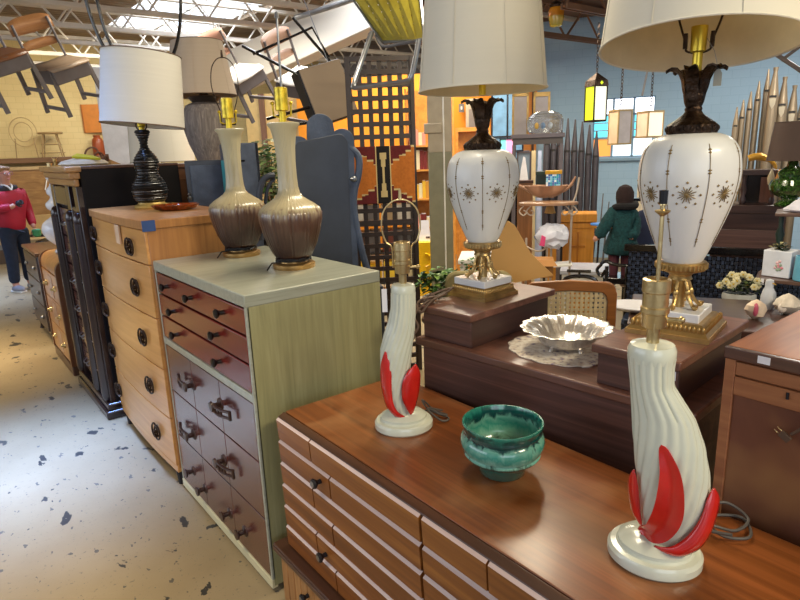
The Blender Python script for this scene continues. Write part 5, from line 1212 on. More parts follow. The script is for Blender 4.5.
# white wire rack with a leaf-shaped bowl, a mosaic box and a white bag
D_ = 4.3; t, s = T('metal_rack', 'white wrought iron plant rack with a thin wood shelf', 'rack', 546, 290, D_)
M_wire = mat('cream_wire', '#b7a898', .45, .2)
for x, y in ((-20, 0), (0, -6), (22, 0), (4, 12)): B(s).tube([(x, y, fz(t, s)), (x, y, 52), (x * 1.02, y, 88 if x == 22 else 52)], 1.1, 8).build('leg', M_wire, t)
B(s).lathe([(27, 84.5), (28, 85), (28, 87), (26, 87.5), (0, 87.5)], 40, sy=.5).build('shelf', wood('thin_shelf', '#8a6248', '#b08a68', 'X'), t)
for sx in (-1, 1):
    for c in (20, 13): B(s).tube(smoothpath([(sx * (c + 3), -4, 84), (sx * (c + 7), -5, 79), (sx * (c + 3), -5, 75), (sx * c, -5, 78), (sx * (c + 3), -5, 80)], 4), .7, 6).build('scroll', M_wire, t)
k = B(s); k.tube(smoothpath([(-20, 0, 44), (-8, -5, 40), (4, -5, 46), (20, 0, 52)], 5), .9, 6); k.build('brace', M_wire, t); k = B(s).tube(smoothpath([(22, 0, 84), (26, 0, 95), (28, 0, 110)], 4), .9, 6); k.build('scroll', M_wire, t)
B(s).slab([(-24, -8, 22), (24, -8, 26), (24, 14, 26), (-24, 14, 22)], 1.5).build('lower_shelf', M_white, t)
M_leafw = wood('carved_leaf_bowl', '#8c6650', '#b98e70', 'X', 14, 3, .5, .1)
t, s = T('carved_bowl', 'carved pinkish wooden leaf bowl on the metal rack', 'bowl', 546, 197.5, D_)
k = B(s).lathe([(8, 0), (14, 3), (19, 8), (22, 12), (20, 12), (16, 8), (0, 4)], 60, fn=lambda a, z: 1 + .24 * max(0, (z / s if False else z) - 3) / 9 * math.sin(7 * a), sy=.55); k.build('bowl', M_leafw, t, smooth=50)
k = B(s)
for sx, h in ((-1, 13), (1, 20)): k.tube(smoothpath([(sx * 15, 0, 6), (sx * 22, 0, 10), (sx * 28, 0, h)], 5), [2.2 - .13 * i for i in range(11)], 8)
k.build('horn_tip', M_leafw, t)
t, s = T('mosaic_box', 'small box of blue and white mosaic with a gold lid standing in the leaf bowl', 'box', 553, 190, D_ - .02)
k = B(s).box(-7, 7, 0, 10, 0, 15.5); cs = [mat('mosaic_' + c[1:], c, .3) for c in ('#2a74b8', '#8fd0e8', '#e8eef2', '#2fa3b5', '#5a6fb0')]
random.seed(9)
for i in range(7):
    for j in range(8): x, z = -7 + i * 2, j * 1.94; k.box(x + .1, x + 1.9, -.5, 0, z + .1, z + 1.8, 1 + random.randrange(5)); 
k.build('body', [M_paper] + cs, t, smooth=0); B(s).box(-8, 8.4, -1, 11, 15.5, 19).build('lid', mat('gold_lid', '#c7952f', .35, .6), t, .002)
t, s = T('dark_green_box', 'dark green box beside the mosaic box', 'box', 541, 190, D_ + .12)
B(s).box(-5, 5, 0, 8, -4, 17).build('body', mat('bottle_green', '#12211c', .4), t, .003); B(s).box(-5.4, 5.4, -.4, 8.4, 15, 18).build('lid', mat('bottle_green_lid', '#1b2f28', .4), t)
t, s = T('paper_cone', 'small golden cone shade hanging under the rack shelf', 'shade', 550, 213, D_ - .05)
B(s).lathe([(5.6, 0), (2.4, 11), (2.2, 11), (5.2, 0)], 20, fn=lambda a, z: 1 + .04 * math.sin(8 * a)).tube([(-5, 0, -.4), (5, 0, -.4)], .5, 5, 1).build('cone', [mat('golden_cone', '#b58a48', .6), M_bronze], t)
t, s = T('plastic_bag', 'crumpled white plastic bag with pink print on the lower rack shelf', 'bag', 552, 246, D_ - .1)
random.seed(2); k = B(s).ball((0, 0, 10), (17, 11, 12), 18, 11)
from mathutils import noise as MN
k.v = [Vector((p.x, p.y, p.z)) + Vector(MN.noise_vector(p * (90))) * .028 for p in k.v]; k.build('bag', mat('white_plastic', '#cfd2e0', .35, 0, .12, 20), t, smooth=25)
B(s).prism([(-12, 3), (-7, 2), (-6, 11), (-10, 13)], -16, -13).build('pink_print', mat('pink_print', '#d6477f', .4), t)
t, s = T('cardboard_box', 'open brown cardboard box below the white bag', 'box', 541, 268, D_ - .35)
B(s).box(-16, 12, 0, 20, -10, 8).add([(-16, 0, 8), (12, 0, 8), (16, -7, 3), (-20, -7, 3)], [(0, 1, 2, 3)]).build('carton', mat('cardboard', '#a5743f', .8), t)
for px, py in ((505, 240),):
    t, s = T('paper_bundle', 'crumpled white paper bundle behind the left glass lamp' if px > 480 else 'pale cloth heap left of the left glass lamp', 'paper', px, py, 3.9)
    B(s).lathe([(9, -14), (13, -8), (11, 0), (7, 6), (0, 8)], 22, fn=lambda a, z: 1 + .16 * math.sin(4 * a + z * 40) + .08 * math.sin(9 * a)).build('bundle', M_paper, t, smooth=20)
q = spot(505, 254, 3.9); u = thing('plant_table', 'small pale table under the crumpled paper behind the left glass lamp', 'table', (q.x, q.y, 0), facing(q)); hz = q.z - .02
MB().box(-.3, .12, -.1, .25, hz - .03, hz).build('top', M_white, u, .004)
for x in (-.27, .09):
    for y in (-.07, .22): MB().box(x - .015, x + .015, y - .015, y + .015, 0, hz - .03).build('leg', M_white, u)
# oak pulpit with a carved cross
t, s = T('oak_pulpit', 'golden oak pulpit with a carved cross on its front', 'pulpit', 576, 290, 6.0)
W_oak = wood('golden_oak', '#b3721f', '#d9983a', 'Z', 22, 1.5, .4, .2)
B(s).box(-15, 15, 0, 22, fz(t, s), 68).build('body', W_oak, t, .004); B(s).box(-19, 17, -3, 25, 68, 76).build('ledge', W_oak, t, .004); B(s).box(-19, 17, -1, 23, 62, 67).build('moulding', W_oak, t)
k = B(s).box(-1, 1, -1.2, 0, 14, 58).box(-7, 7, -1.2, 0, 43, 45); k.build('cross', wood('oak_shadow', '#9a5d16', '#b8741f', 'Z'), t)
t, s = T('pulpit_panel', 'dark frame leaning on the left of the oak pulpit', 'frame', 552, 290, 5.9)
k = B(s)
for a in ((-9, -6, 0, 62), (6, 9, 0, 62), (-9, 9, 59, 62)): k.box(a[0], a[1], 0, 3, a[2], a[3])
k.build('frame', M_blackpl, t); B(s).box(-6, 6, 1, 2, 0, 59).build('panel', W_oak, t)
# picture frame leaning on the blue wall
t, s = T('picture_frame', 'pale framed brown picture leaning under the stained window', 'picture', 654, 215, 6.8)
k = B(s)
for a in ((-17, -13, -10, 40), (13, 17, -10, 40), (-17, 17, 36, 40), (-17, 17, -10, -6)): k.box(a[0], a[1], -1.5, 1, a[2], a[3])
k.build('frame', mat('pale_frame', '#c2b69e', .5), t, .002); B(s).box(-13, 13, 0, 1, -6, 36).build('mount', mat('mount', '#d8cdb8', .7), t); B(s).box(-9, 10, -.4, 0, 20, 32).build('picture', mat('brown_print', '#7c5a44', .7, 0, .4, 40), t)
# small tables and clutter under the stained window
t, s = T('dark_shelf', 'small dark shelf stand behind the teal-coated doll', 'shelf', 632, 260, 5.9)
for z in (30, 44, 58): B(s).box(-8, 12, 0, 14, z, z + 3).build('shelf', M_blackpl, t)
for x in (-7, 11):
    for y in (1, 13): B(s).box(x - 1, x + 1, y - 1, y + 1, fz(t, s), 72).build('post', M_blackpl, t)
t, s = T('side_table', 'small table with a bright blue top left of the teal-coated doll', 'table', 603, 225, 5.3)
B(s).lathe([(0, 0), (12, 0), (12.4, .8), (12, 1.6), (0, 1.6)], 28, sy=.7).build('top', mat('bright_blue', '#3d7fd0', .3), t)
for a in range(3): B(s).tube([(7 * math.cos(a * 2.1), 5 * math.sin(a * 2.1), 0), (9 * math.cos(a * 2.1), 6 * math.sin(a * 2.1), fz(t, s))], .9, 6).build('leg', M_blackpl, t)
for i, px in enumerate((599, 604, 609)):
    t, s = T('iron_rod', ['thin dark iron rod leaning by the pulpit, leftmost of three', 'thin dark iron rod leaning by the pulpit, middle of three', 'thin dark iron rod leaning by the pulpit, rightmost of three'][i], 'rod', px, 240, 6.0, 'iron rods beside the pulpit')
    B(s).tube([(-3, 0, fz(t, s)), (2 + i, 0, 46 - i * 8)], [1.6, .5], 6).build('rod', M_greypaint, t)
# low white table with a black tray
t, s = T('low_white_table', 'low white table with blue sheen behind the cane-back chair', 'table', 585, 268, 4.9)
B(s).box(-24, 30, -6, 40, -6, -2).build('top', mat('white_table_top', '#bcc0cc', .25), t, .003); B(s).box(-22, 28, -4, 38, -16, -6).build('apron', M_white, t)
for x in (-20, 26):
    for y in (-2, 36): B(s).box(x - 2, x + 2, y - 2, y + 2, fz(t, s), -16).build('leg', M_white, t)
t, s = T('black_stand', 'black scrolled iron stand on the low white table', 'stand', 580, 283, 4.1)
k = B(s).tube(smoothpath([(-17, 0, -6), (-14, 0, 4), (0, 0, 7), (14, 0, 4), (17, 0, -6)], 5), 2, 8); k.tube([(-13, 0, 12), (10, 0, 12)], 1.6, 8); k.tube([(-1, 0, 5), (-1, 0, 13)], 1.2, 6); k.tube([(-16, 0, -3), (16, 0, -3)], 1.4, 6); k.build('scroll', M_blackpl, t)

# doll in a teal fur coat seated on the wicker settee arm
def skin(name, chain, edges, m, parent, levels=2, root=0):
    me = bpy.data.meshes.new(name); me.from_pydata([c[0] for c in chain], edges, []); me.materials.append(m)
    o = bpy.data.objects.new(name, me); COL.objects.link(o); o.parent = parent
    sk_ = o.modifiers.new('skin', 'SKIN'); sk_.use_smooth_shade = True
    for i, c in enumerate(chain):
        r = c[1]; d = me.skin_vertices[0].data[i]; d.radius = r if isinstance(r, (tuple, list)) else (r, r); d.use_root = (i == root)
    sb = o.modifiers.new('sub', 'SUBSURF'); sb.levels = levels; sb.render_levels = levels
    return o
D_ = 4.7; t, s = T('doll', 'large doll with dark knitted hat and teal fur coat seated on the black chair', 'doll', 616, 262, D_)
S = lambda *a: tuple(x * s for x in a)
M_skin = mat('skin', '#c08a72', .5); M_fur = mat('teal_fur', '#123f43', .95, 0, .45, 60, 1.0, 140); M_marn = mat('maroon_tights', '#4a1c2a', .8)
body = skin('body', [(S(4, 0, 18), 10 * s), (S(4, 0, 34), 9 * s), (S(5, 0, 50), 8.5 * s), (S(6, 0, 58), 4 * s), (S(5, 0, 65), 6.6 * s), (S(5, 0, 71), 5 * s), (S(-5, -3, 50), 4.5 * s), (S(-12, -8, 36), 3.6 * s), (S(-19, -10, 26), 3 * s), (S(-22, -11, 22), 2.6 * s), (S(13, 2, 50), 4.5 * s), (S(16, -2, 34), 3.6 * s), (S(12, -10, 24), 3 * s), (S(-2, -3, 14), 4.4 * s), (S(-2, -6, 2), 3.6 * s), (S(-2, -9, -16), 3 * s), (S(-4, -13, -19), 3 * s), (S(9, -3, 14), 4.4 * s), (S(9, -6, 2), 3.6 * s), (S(9, -9, -16), 3 * s), (S(7, -13, -19), 3 * s)],
            [(0, 1), (1, 2), (2, 3), (3, 4), (4, 5), (2, 6), (6, 7), (7, 8), (8, 9), (2, 10), (10, 11), (11, 12), (0, 13), (13, 14), (14, 15), (15, 16), (0, 17), (17, 18), (18, 19), (19, 20)], M_skin, t)
coat = skin('fur_coat', [(S(4, 0, 12), (14 * s, 12.5 * s)), (S(4, 0, 32), 12.5 * s), (S(5, 0, 50), 11.5 * s), (S(6, 0, 56), 8 * s), (S(-5, -3, 50), 7.5 * s), (S(-12, -8, 36), 6.6 * s), (S(-19, -10, 25), 5 * s), (S(13, 2, 50), 7.5 * s), (S(16, -2, 34), 6.4 * s), (S(12, -10, 24), 5.5 * s)], [(0, 1), (1, 2), (2, 3), (2, 4), (4, 5), (5, 6), (2, 7), (7, 8), (8, 9)], M_fur, t)
tex = bpy.data.textures.new('fur', 'CLOUDS'); tex.noise_scale = .03; dm = coat.modifiers.new('shag', 'DISPLACE'); dm.texture = tex; dm.strength = .035
B(s).lathe([(7.4, 58), (8.4, 63), (8.2, 69), (5.8, 74), (2.2, 76), (0, 76.4)], 26, (5, 0, 0)).ball((5, -1.2, 60), (7.2, 7, 4.6)).build('knitted_hat', mat('dark_knit', '#2a1a1a', .95, 0, .2, 80, .5), t)
B(s).tube(smoothpath([(-4, -3, 54), (0, -9, 56), (7, -10, 56), (14, -4, 56), (15, 4, 57)], 4), 3.4, 10).build('fur_collar', mat('dark_fur', '#151417', .95), t)
B(s).lathe([(15.5, 9), (16.5, 11), (15.5, 16), (13, 24), (10, 34)], 26, (4, -1, 0), sy=.8, fn=lambda a, z: 1 + .05 * math.sin(7 * a), caps=False).build('coat_skirt', M_fur, t, solid=.006)
for x in (-2, 9): B(s).tube([(x, -3, 19), (x, -6.4, 0), (x, -9.2, -12)], [5.8, 4.8, 3.9], 10).build('tights', M_marn, t); B(s).ball((x - 1, -12, -19), (4, 6, 3.4)).build('shoe', mat('tan_shoe', '#a08a80', .5), t)
t, s = T('navy_coat', 'navy blue coat draped over the chair behind the doll', 'coat', 641, 243, 4.95)
B(s).lathe([(15, -30), (14, -10), (12, 10), (8, 26), (3, 32), (0, 33)], 22, fn=lambda a, z: 1 + .08 * math.sin(5 * a), sy=.5).build('cloth', mat('navy_cloth', '#1c2440', .85, 0, .2, 12), t)
t, s = T('black_chair', 'black wooden armchair beneath the teal-coated doll', 'chair', 613, 290, 4.55)
for x in (-7, 12): B(s).tube([(x, 0, 24), (x, 0, -2), (x + .5, 0, fz(t, s))], 1.8, 8).build('leg', M_blackpl, t)
B(s).tube(smoothpath([(-13, 0, 26), (-8, 0, 29), (0, 0, 26), (12, 0, 25), (20, 4, 26)], 5), 1.8, 8).build('arm', M_blackpl, t); B(s).box(-10, 30, 0, 34, 6, 12).build('seat', M_blackpl, t, .004)
k = B(s).tube(smoothpath([(-12, -1, 26), (-16, -1, 20), (-12, -1, 14), (-8, -1, 20)], 5), 1.6, 8); k.build('scroll', M_blackpl, t)
# dark woven settee
M_wick, n, l, b = nodes('navy_wicker'); v = coords(n, l, (1, 1, 1)); ch = n.new('ShaderNodeTexChecker'); ch.inputs['Scale'].default_value = 34; ch.inputs['Color1'].default_value = rgba(lin('#171d2c')); ch.inputs['Color2'].default_value = rgba(lin('#364158')); l.new(v, ch.inputs['Vector']); l.new(ch.outputs[0], b.inputs['Base Color']); b.inputs['Roughness'].default_value = .35
bump(n, l, b, ch.outputs[1], .8, .02)
t, s = T('wicker_settee', 'dark navy wicker settee behind the right glass lamp', 'settee', 715, 330, 4.25)
def weave(x0, x1, y, z0, z1, tp, nx, nz):
    k = B(s); k.box(x0, x1, y + 1.2, y + 1.8, z0, z1, 1)
    for i in range(nx):
        for j in range(nz):
            x = x0 + (x1 - x0) * (i + .5) / nx; z = z0 + (z1 - z0) * (j + .5) / nz; a = (x1 - x0) / nx * .46; c = (z1 - z0) / nz * .46
            if (i + j) % 2: k.box(x - a * 1.1, x + a * 1.1, y, y + 1, z - c * .75, z + c * .75)
            else: k.box(x - a * .75, x + a * .75, y + .4, y + 1.3, z - c * 1.1, z + c * 1.1)
    return k.build('woven_panel', [M_wick, M_blackpl], t, smooth=0)
weave(-86, -28, 2, 8, 78, 0, 15, 16); weave(-24, 84, 0, 20, 74, 0, 28, 14); weave(-86, 84, -24, -20, 6, 0, 40, 6)
B(s).box(-90, 88, -1, 6, 76, 83).box(-90, 88, -26, 40, -26, -20).box(-28, -23, -2, 5, 0, 78).build('frame', M_blackpl, t, .004); B(s).box(-86, 84, -24, 2, 4, 9).build('seat', M_wick, t, .01)
for x in (-86, 84):
    for y in (-22, 4): B(s).box(x - 3, x + 3, y - 3, y + 3, fz(t, s), -20).build('leg', M_blackpl, t)
# dark sideboard and carved pieces above the settee
W_sb = wood('dark_sideboard', '#2b1a16', '#48302a', 'X', 18, 1.5, .35, .25)
sideb, sbs = t, s = T('dark_sideboard', 'dark brown sideboard with an open gallery behind the right glass lamp', 'sideboard', 748, 300, 5.0)
B(s).box(-40, 26, 0, 40, 86, 94).build('top', W_sb, t, .005); B(s).box(-38, 24, 2, 38, fz(t, s), 86).build('case', W_sb, t); B(s).box(-37, 23, 0, 2, 44, 70).build('drawer', wood('sideboard_drawer', '#4a3430', '#6b504a', 'X'), t, .003)
B(s).box(-37, 23, 0, 2, -20, 40).build('door', W_sb, t, .003); B(s).box(-16, 14, 6, 30, 122, 127).build('gallery_top', W_sb, t, .003)
for x in (-14, 10): B(s).lathe([(2.4, 94), (3.2, 98), (1.8, 102), (3, 108), (1.8, 116), (2.6, 122)], 12, (x, 10, 0)).build('gallery_post', W_sb, t)
B(s).box(-13, 11, 26, 28, 94, 122).build('gallery_back', mat('dark_glass', '#1a1412', .2), t); B(s).box(0, 12, 8, 10, 96, 120).build('gallery_panel', wood('gallery_panel', '#4a2a1c', '#6b4230', 'Z'), t)
t, s = T('gilt_hand', 'gilded wooden hand lying on top of the sideboard gallery', 'figurine', 750, 150, 4.9); t.location = onto(sideb, sbs, 1, 14, 134)
k = B(s).tube(smoothpath([(-14, 0, 4), (-6, 0, 5.5), (0, 0, 4), (6, -1, 1), (11, -1, -5)], 4), [3, 3.2, 3.4, 3.4, 3.6, 3.6, 3.6, 3.4, 3.2, 3, 2.6, 2.2, 2, 1.8, 1.6, 1.3, 1], 10)
for i in range(4): k.tube(smoothpath([(3, -2 + i * 1.5, 3), (8, -2.4 + i * 1.6, -1 - i * .5), (11 - i, -2.4 + i * 1.6, -7 + i)], 4), [1.3, 1.3, 1.2, 1.2, 1.1, 1, .9, .8, .6], 8)
k.build('hand', mat('gilded_wood', '#d8a23c', .35, .3, .2, 20), t)
# green glass lamp with a brown shade
t, s = T('green_glass_lamp', 'green pressed-glass lamp with a brown shade at the right edge', 'lamp', 788, 206, 4.5)
m, n, l, b = nodes('green_glass'); l.new(ramp(n, l, noise(n, l, coords(n, l), 60, 3), [(.35, lin('#142a10')), (.6, lin('#33561f')), (.78, lin('#86a860'))]), b.inputs['Base Color']); b.inputs['Roughness'].default_value = .12; b.inputs['Coat Weight'].default_value = .6
B(s).lathe([(11, 0), (12, 2), (8, 5), (7, 8), (13, 11), (17, 16), (18, 21), (16, 26), (10, 28), (11, 30), (12, 33), (9, 36), (5, 39), (4, 44), (0, 44)], 48, fn=lambda a, z: 1 + .05 * abs(math.sin(10 * a))).build('body', m, t, smooth=25)
shade(t, (.02, 0, 0), 26 * s, 22 * s, 45 * s, 81 * s, mat('brown_shade', '#4d3a31', .7, 0, .08, 4), 4, None, None, inner=mat('brown_shade_lining', '#6b5044', .9))
B(s).cyl((0, 0, 43), (0, 0, 62), 1.6, seg=10).build('stem', M_brass, t)
for px, c, nm in ((771, '#b9a98a', 'pale'), (779, '#c98a4a', 'orange')):
    t, s = T('glass_bauble', f'{nm} glass drop ornament beside the green glass lamp', 'ornament', px, 178, 4.7); B(s).lathe([(0, -9), (2.4, -6), (3.4, 0), (2, 5), (.8, 8), (0, 9)], 14).build('drop', mat('drop_' + nm, c, .2), t)
# tiered corner stand with linen, tissue box and teal cup
D_ = 3.55; stand, ss = t, s = T('tiered_stand', 'dark green two-tier stand at the right edge', 'stand', 788, 330, D_)
M_gr = mat('dark_green_paint', '#142a22', .45); W_st = wood('stand_shelf', '#4d372f', '#745a4e', 'X')
B(s).prism([(-33, 0), (32, -2), (32, 2), (-30, 3)], -16, 34).build('shelf', W_st, t, .003).location.z = 50 * s
B(s).prism([(-22, 0), (32, 0), (32, 3.4), (-22, 3)], -14, 30).build('shelf', W_st, t, .003).location.z = 114 * s
for x in (-17, 28):
    for y in ((26,) if x < 0 else (-8, 26)): B(s).lathe([(2, fz(t, s)), (2, 46), (3.2, 52), (2, 60), (4, 70), (2, 82), (4.2, 92), (2, 100), (2.6, 114)], 12, (x, y, 0)).build('post', M_gr, t)
B(s).box(-24, 32, -12, 30, 20, 27).build('rail', M_gr, t, .003); B(s).box(-22, 32, -8, 30, fz(t, s), 18).build('base', M_gr, t, .004)
t, s = T('folded_linen', 'crumpled white linen napkins on the upper tier of the green stand', 'linen', 790, 214, D_ - .05); t.location = onto(stand, ss, 2, 4, 117.6)
B(s).lathe([(16, 0), (18, 2), (15, 6), (10, 10), (5, 13), (0, 13)], 26, fn=lambda a, z: 1 + .16 * math.sin(3 * a + 60 * z) + .08 * math.sin(7 * a), sy=.7).build('cloth', mat('white_linen_cloth', '#d9d8e2', .9, 0, .06, 20), t, smooth=25)
t, s = T('tissue_box', 'white tissue box painted with pink roses on the lower tier', 'box', 777, 274, D_ - .12, None, -.35); t.location = onto(stand, ss, -14, 4, 53.2)
B(s).box(-13, 13, -8, 14, 0, 27).build('box', mat('white_tole', '#dfe3ec', .35), t, .004)
random.seed(4); k = B(s)
for i in range(16): a = random.uniform(0, 6.28); r = random.uniform(0, 5); k.ball((2 + r * math.cos(a), -8.2, 12 + r * math.sin(a)), (1.6, .5, 1.5), 7, 5, i % 3)
RM = [mat('rose_pink', '#d98a96', .4), mat('rose_pale', '#ecc2c6', .4), mat('rose_leaf', '#93a88e', .4)]; k.build('painted_rose', RM, t); k = B(s)
for i in range(6): k.ball((-13.2, random.uniform(-3, 9), random.uniform(6, 20)), (.5, 1.4, 1.5), 7, 5, i % 3)
k.build('painted_rose', RM, t)
k = B(s); plant_leaves(k, (-2, 2, 30), (9, 6, 4), 60, 6, 2); k.build('leaf_sprig', [mat('sprig_dark', '#23301f', .6), mat('sprig_tan', '#a9a172', .6)], t, smooth=0)
t, s = T('teal_cup', 'ribbed light teal cup on the lower tier of the green stand', 'cup', 796, 278, D_ - .35); t.location = onto(stand, ss, 7, -8, 53.2)
B(s).lathe([(9.5, 0), (10, 2), (9, 26), (8.2, 26), (9, 3), (0, 3)], 40, fn=lambda a, z: 1 + .015 * math.sin(24 * a)).build('cup', mat('light_teal', '#6fb9d6', .35), t, smooth=30)
t, s = T('carton', 'small orange carton at the right edge of the lower tier', 'box', 797, 247, D_ + .15); t.location = onto(stand, ss, 14, 16, 53.2)
B(s).box(-8, 10, 0, 10, 0, 14).build('carton', mat('orange_carton', '#c0742e', .6), t, .002); B(s).box(-8.2, 10.2, -.3, 2, 9, 11).build('tape', mat('carton_tape', '#d9a05a', .4), t)
t, s = T('orange_card', 'orange card with a dark cross mark hung on the green stand rail', 'card', 793, 290, D_ - .5); t.location = onto(stand, ss, 5, -12.9, 21); B(s).box(-8, 9, 0, .6, -2, 7).bar((-3, -.2, 0), (4, -.2, 5), 1, .5, 1).bar((-3, -.2, 5), (4, -.2, 0), 1, .5, 1).build('card', [mat('orange_card', '#c96a2a', .6), M_blackpl], t)
t, s = T('white_tag', 'small white tag hanging from the lower tier', 'tag', 765, 282, D_ - .5); t.location = onto(stand, ss, -26, -16.6, 51); B(s).box(-1.6, 1.6, 0, .4, -4, 3).build('tag', M_paper, t)
# flowers in a white trough, standing on the end of a black bench
D_ = 3.35; t, s = T('flower_trough', 'white china trough of cream silk flowers in front of the wicker settee', 'flower pot', 738, 305, D_)
B(s).lathe([(11, 0), (14, 3), (15, 9), (14.4, 12), (13, 12), (12.6, 8), (0, 7)], 36, sy=.55, fn=lambda a, z: 1 + .03 * math.cos(8 * a)).build('trough', mat('white_china', '#c9cac4', .3), t, smooth=50)
k = B(s); random.seed(6); plant_leaves(k, (0, 0, 20), (20, 9, 11), 200, 6, 2); k.build('leaves', [mat('flower_leaf', '#4a5a2f', .5), mat('flower_leaf_dark', '#28341f', .5)], t, smooth=0)
for i in range(22):
    a = random.uniform(0, 2 * PI); e = random.uniform(.1, 1.2); c = Vector((18 * math.cos(a) * math.cos(e), -3 + 8 * math.sin(a) * math.cos(e) - 3, 19 + 14 * math.sin(e)))
    k = B(s)
    for q in range(6): b_ = 2 * PI * q / 6; k.ball(c + Vector((2.0 * math.cos(b_), -.5, 2.0 * math.sin(b_))), (1.6, .6, 1.6), 6, 5)
    k.ball(c + Vector((0, -1, 0)), .9, 6, 5, 1); k.build('flower', [mat('cream_petal', '#d8cfa4', .7) if i == 0 else bpy.data.materials['cream_petal'], mat('flower_eye', '#c9a83a', .6) if i == 0 else bpy.data.materials['flower_eye']], t)
t, s = T('black_bench', 'low black bench under the flower trough', 'bench', 725, 305, D_ + .02)
B(s).box(-40, 36, -14, 14, -7, 0).build('top', M_blackpl, t, .004)
for x in (-36, 32):
    for y in (-10, 10): B(s).box(x - 2.5, x + 2.5, y - 2.5, y + 2.5, fz(t, s), -7).build('leg', M_blackpl, t)
# support for those: a dark table behind the vanity
tp = spot(650, 330, 3.0); tbl = t = thing('dark_table', 'dark table behind the vanity holding platters and shells', 'table', (tp.x, tp.y, 0), facing(tp)); hz = spot(754, 321, 2.75).z
MB().box(-.1, .95, -.25, .35, hz - .04, hz).build('top', W_sb, t, .005)
for x in (-.06, .9):
    for y in (-.2, .3): MB().box(x - .03, x + .03, y - .03, y + .03, 0, hz - .04).build('leg', W_sb, t)

# shells and white bird
t, s = T('conch_shell', 'pink-lipped conch shell behind the back-turned cabinet', 'shell', 754, 318, 2.75); t.location = (*spot(755, 316, 2.78).xy, hz + 6 * s)
B(s).lathe([(2, -6), (7, -2), (9, 4), (8, 9), (4, 12), (1, 14), (0, 14)], 26, fn=lambda a, z: 1 + .18 * math.sin(a * 2 + z * 30)).build('shell', mat('shell_cream', '#d9c3ac', .4, 0, .15, 30), t, smooth=40); B(s).ball((0, -6.5, 5), (2.6, 3, 7)).build('shell_lip', mat('shell_pink', '#c0566e', .3), t)
t, s = T('conch_shell', 'pale ribbed conch shell at the right, above the cabinet edge', 'shell', 786, 318, 2.8); t.location = (*spot(786, 316, 2.84).xy, hz + 8 * s)
B(s).lathe([(2, -8), (9, -3), (12, 2), (9, 8), (5, 11), (0, 14)], 28, fn=lambda a, z: 1 + .12 * math.sin(a * 7 + z * 20)).build('shell', mat('shell_pale', '#cfc4b4', .45, 0, .2, 30), t, smooth=40); B(s).ball((-4, -9, 0), (4, 3, 5)).build('shell_mouth', mat('shell_mouth', '#e3d7cb', .3), t)
t, s = T('bird_figurine', 'white china bird figurine above the pink conch shell', 'figurine', 767, 316, 2.95); t.location = (*spot(766, 315, 2.95).xy, hz + 8 * s)
B(s).lathe([(5, -8), (6.5, -4), (6.6, 4), (5, 11), (3.6, 14), (4, 17), (3.4, 21), (0, 22.5)], 20, sy=.8).build('body', mat('white_china_bird', '#c8ccd2', .3), t); B(s).cyl((2.6, -2, 18.5), (6, -3, 17), .9, .1, 8).build('beak', mat('beak', '#c9a24a', .4), t); B(s).ball((4.6, 0, 4), (2.4, 4, 7)).build('wing', mat('bird_wing', '#a6acb6', .4), t)
for c, nm in (('#c9c9d0', 'white'),):
    t, s = T('platter', 'white round platter glimpsed beside the cane-back chair', 'plate', 640, 312, 3.0); t.location = (*spot(637, 318, 3.0).xy, hz); B(s).lathe([(6, 0), (24, 2), (30, 5), (30, 6), (23, 3.4), (0, 1.6)], 40, sy=.7).build('plate', mat('platter_' + nm, c, .35), t, smooth=50)
# ------------------------------------------------------------------ left-hand background
def onwall(px, py, y):
    r = CAMROT @ Vector(((px - 400) / F, (300 - py) / F, -1)); return EYE + r * (y / r.y)
def TW(name, label, cat, px, py, y, group=None):
    p = onwall(px, py, y); D = (CAMROT.transposed() @ (p - EYE)).z * -1; return thing(name, label, cat, p, -.35, group), D / 600
a = onwall(-40, 160, 12.6); b_ = onwall(108, 162, 12.6)
struct(MB().box(a.x, b_.x, 12.55, 13, a.z - .09, a.z).build('trim_3', wood('brown_ledge', '#5d3d25', '#85603a', 'X'), bevel=.006))
t, s = TW('orange_picture', 'plain orange panel on the cream wall left of the white drum shade', 'picture', 95, 118, 12.9); B(s).box(-11, 11, 0, 2, -14, 13).build('panel', mat('orange_panel', '#d07f2a', .6), t, .004); B(s).box(-11.6, -10.4, -.5, 2, -14, 13).build('edge', mat('orange_edge', '#a8601c', .6), t)
t, s = TW('red_jug', 'orange-red jug on the ledge below the orange panel', 'jug', 100, 158, 12.75); B(s).lathe([(4, 0), (5.5, 3), (5.6, 14), (4.8, 18), (3, 20), (3.6, 22), (0, 22)], 20).build('body', mat('jug_glaze', '#9c4a24', .35), t); B(s).tube(smoothpath([(5, 0, 16), (9, 0, 14), (8, 0, 6), (5, 0, 5)], 4), .9, 6).build('handle', mat('jug_handle', '#7b3517', .4), t)
t, s = TW('wire_stool', 'tan wire stool standing on the ledge of the cream wall', 'stool', 54, 159, 12.75)
M_tanw = mat('tan_wire', '#a98a5a', .5)
B(s).lathe([(11, 24), (12, 25), (11, 26), (0, 26)], 24, sy=.6).build('seat', M_tanw, t)
for i in range(4): a = PI / 4 + i * PI / 2; B(s).tube([(8 * math.cos(a), 5 * math.sin(a), 24), (13 * math.cos(a), 7 * math.sin(a), 0)], .7, 6).build('leg', M_tanw, t)
for z in (6, 14): B(s).tube(ring(12.5 - z * .25, z, 20, .6), .4, 5, closed=True).build('ring', M_tanw, t)
t, s = TW('wire_chair', 'tan wire round-backed chair left of the wire stool', 'chair', 28, 159, 12.75)
for r in (8, 12): B(s).tube([(r * math.cos(k), 0, 26 + r * 1.15 * math.sin(k)) for k in [2 * PI * i / 28 for i in range(28)]], .5, 6, closed=True).build('back_hoop', mat('tan_wire_pale', '#c6a873', .5), t)
for x in (-8, 8): B(s).tube([(x, 0, 20), (x * 1.2, 0, 0)], .6, 6).build('leg', M_tanw, t)
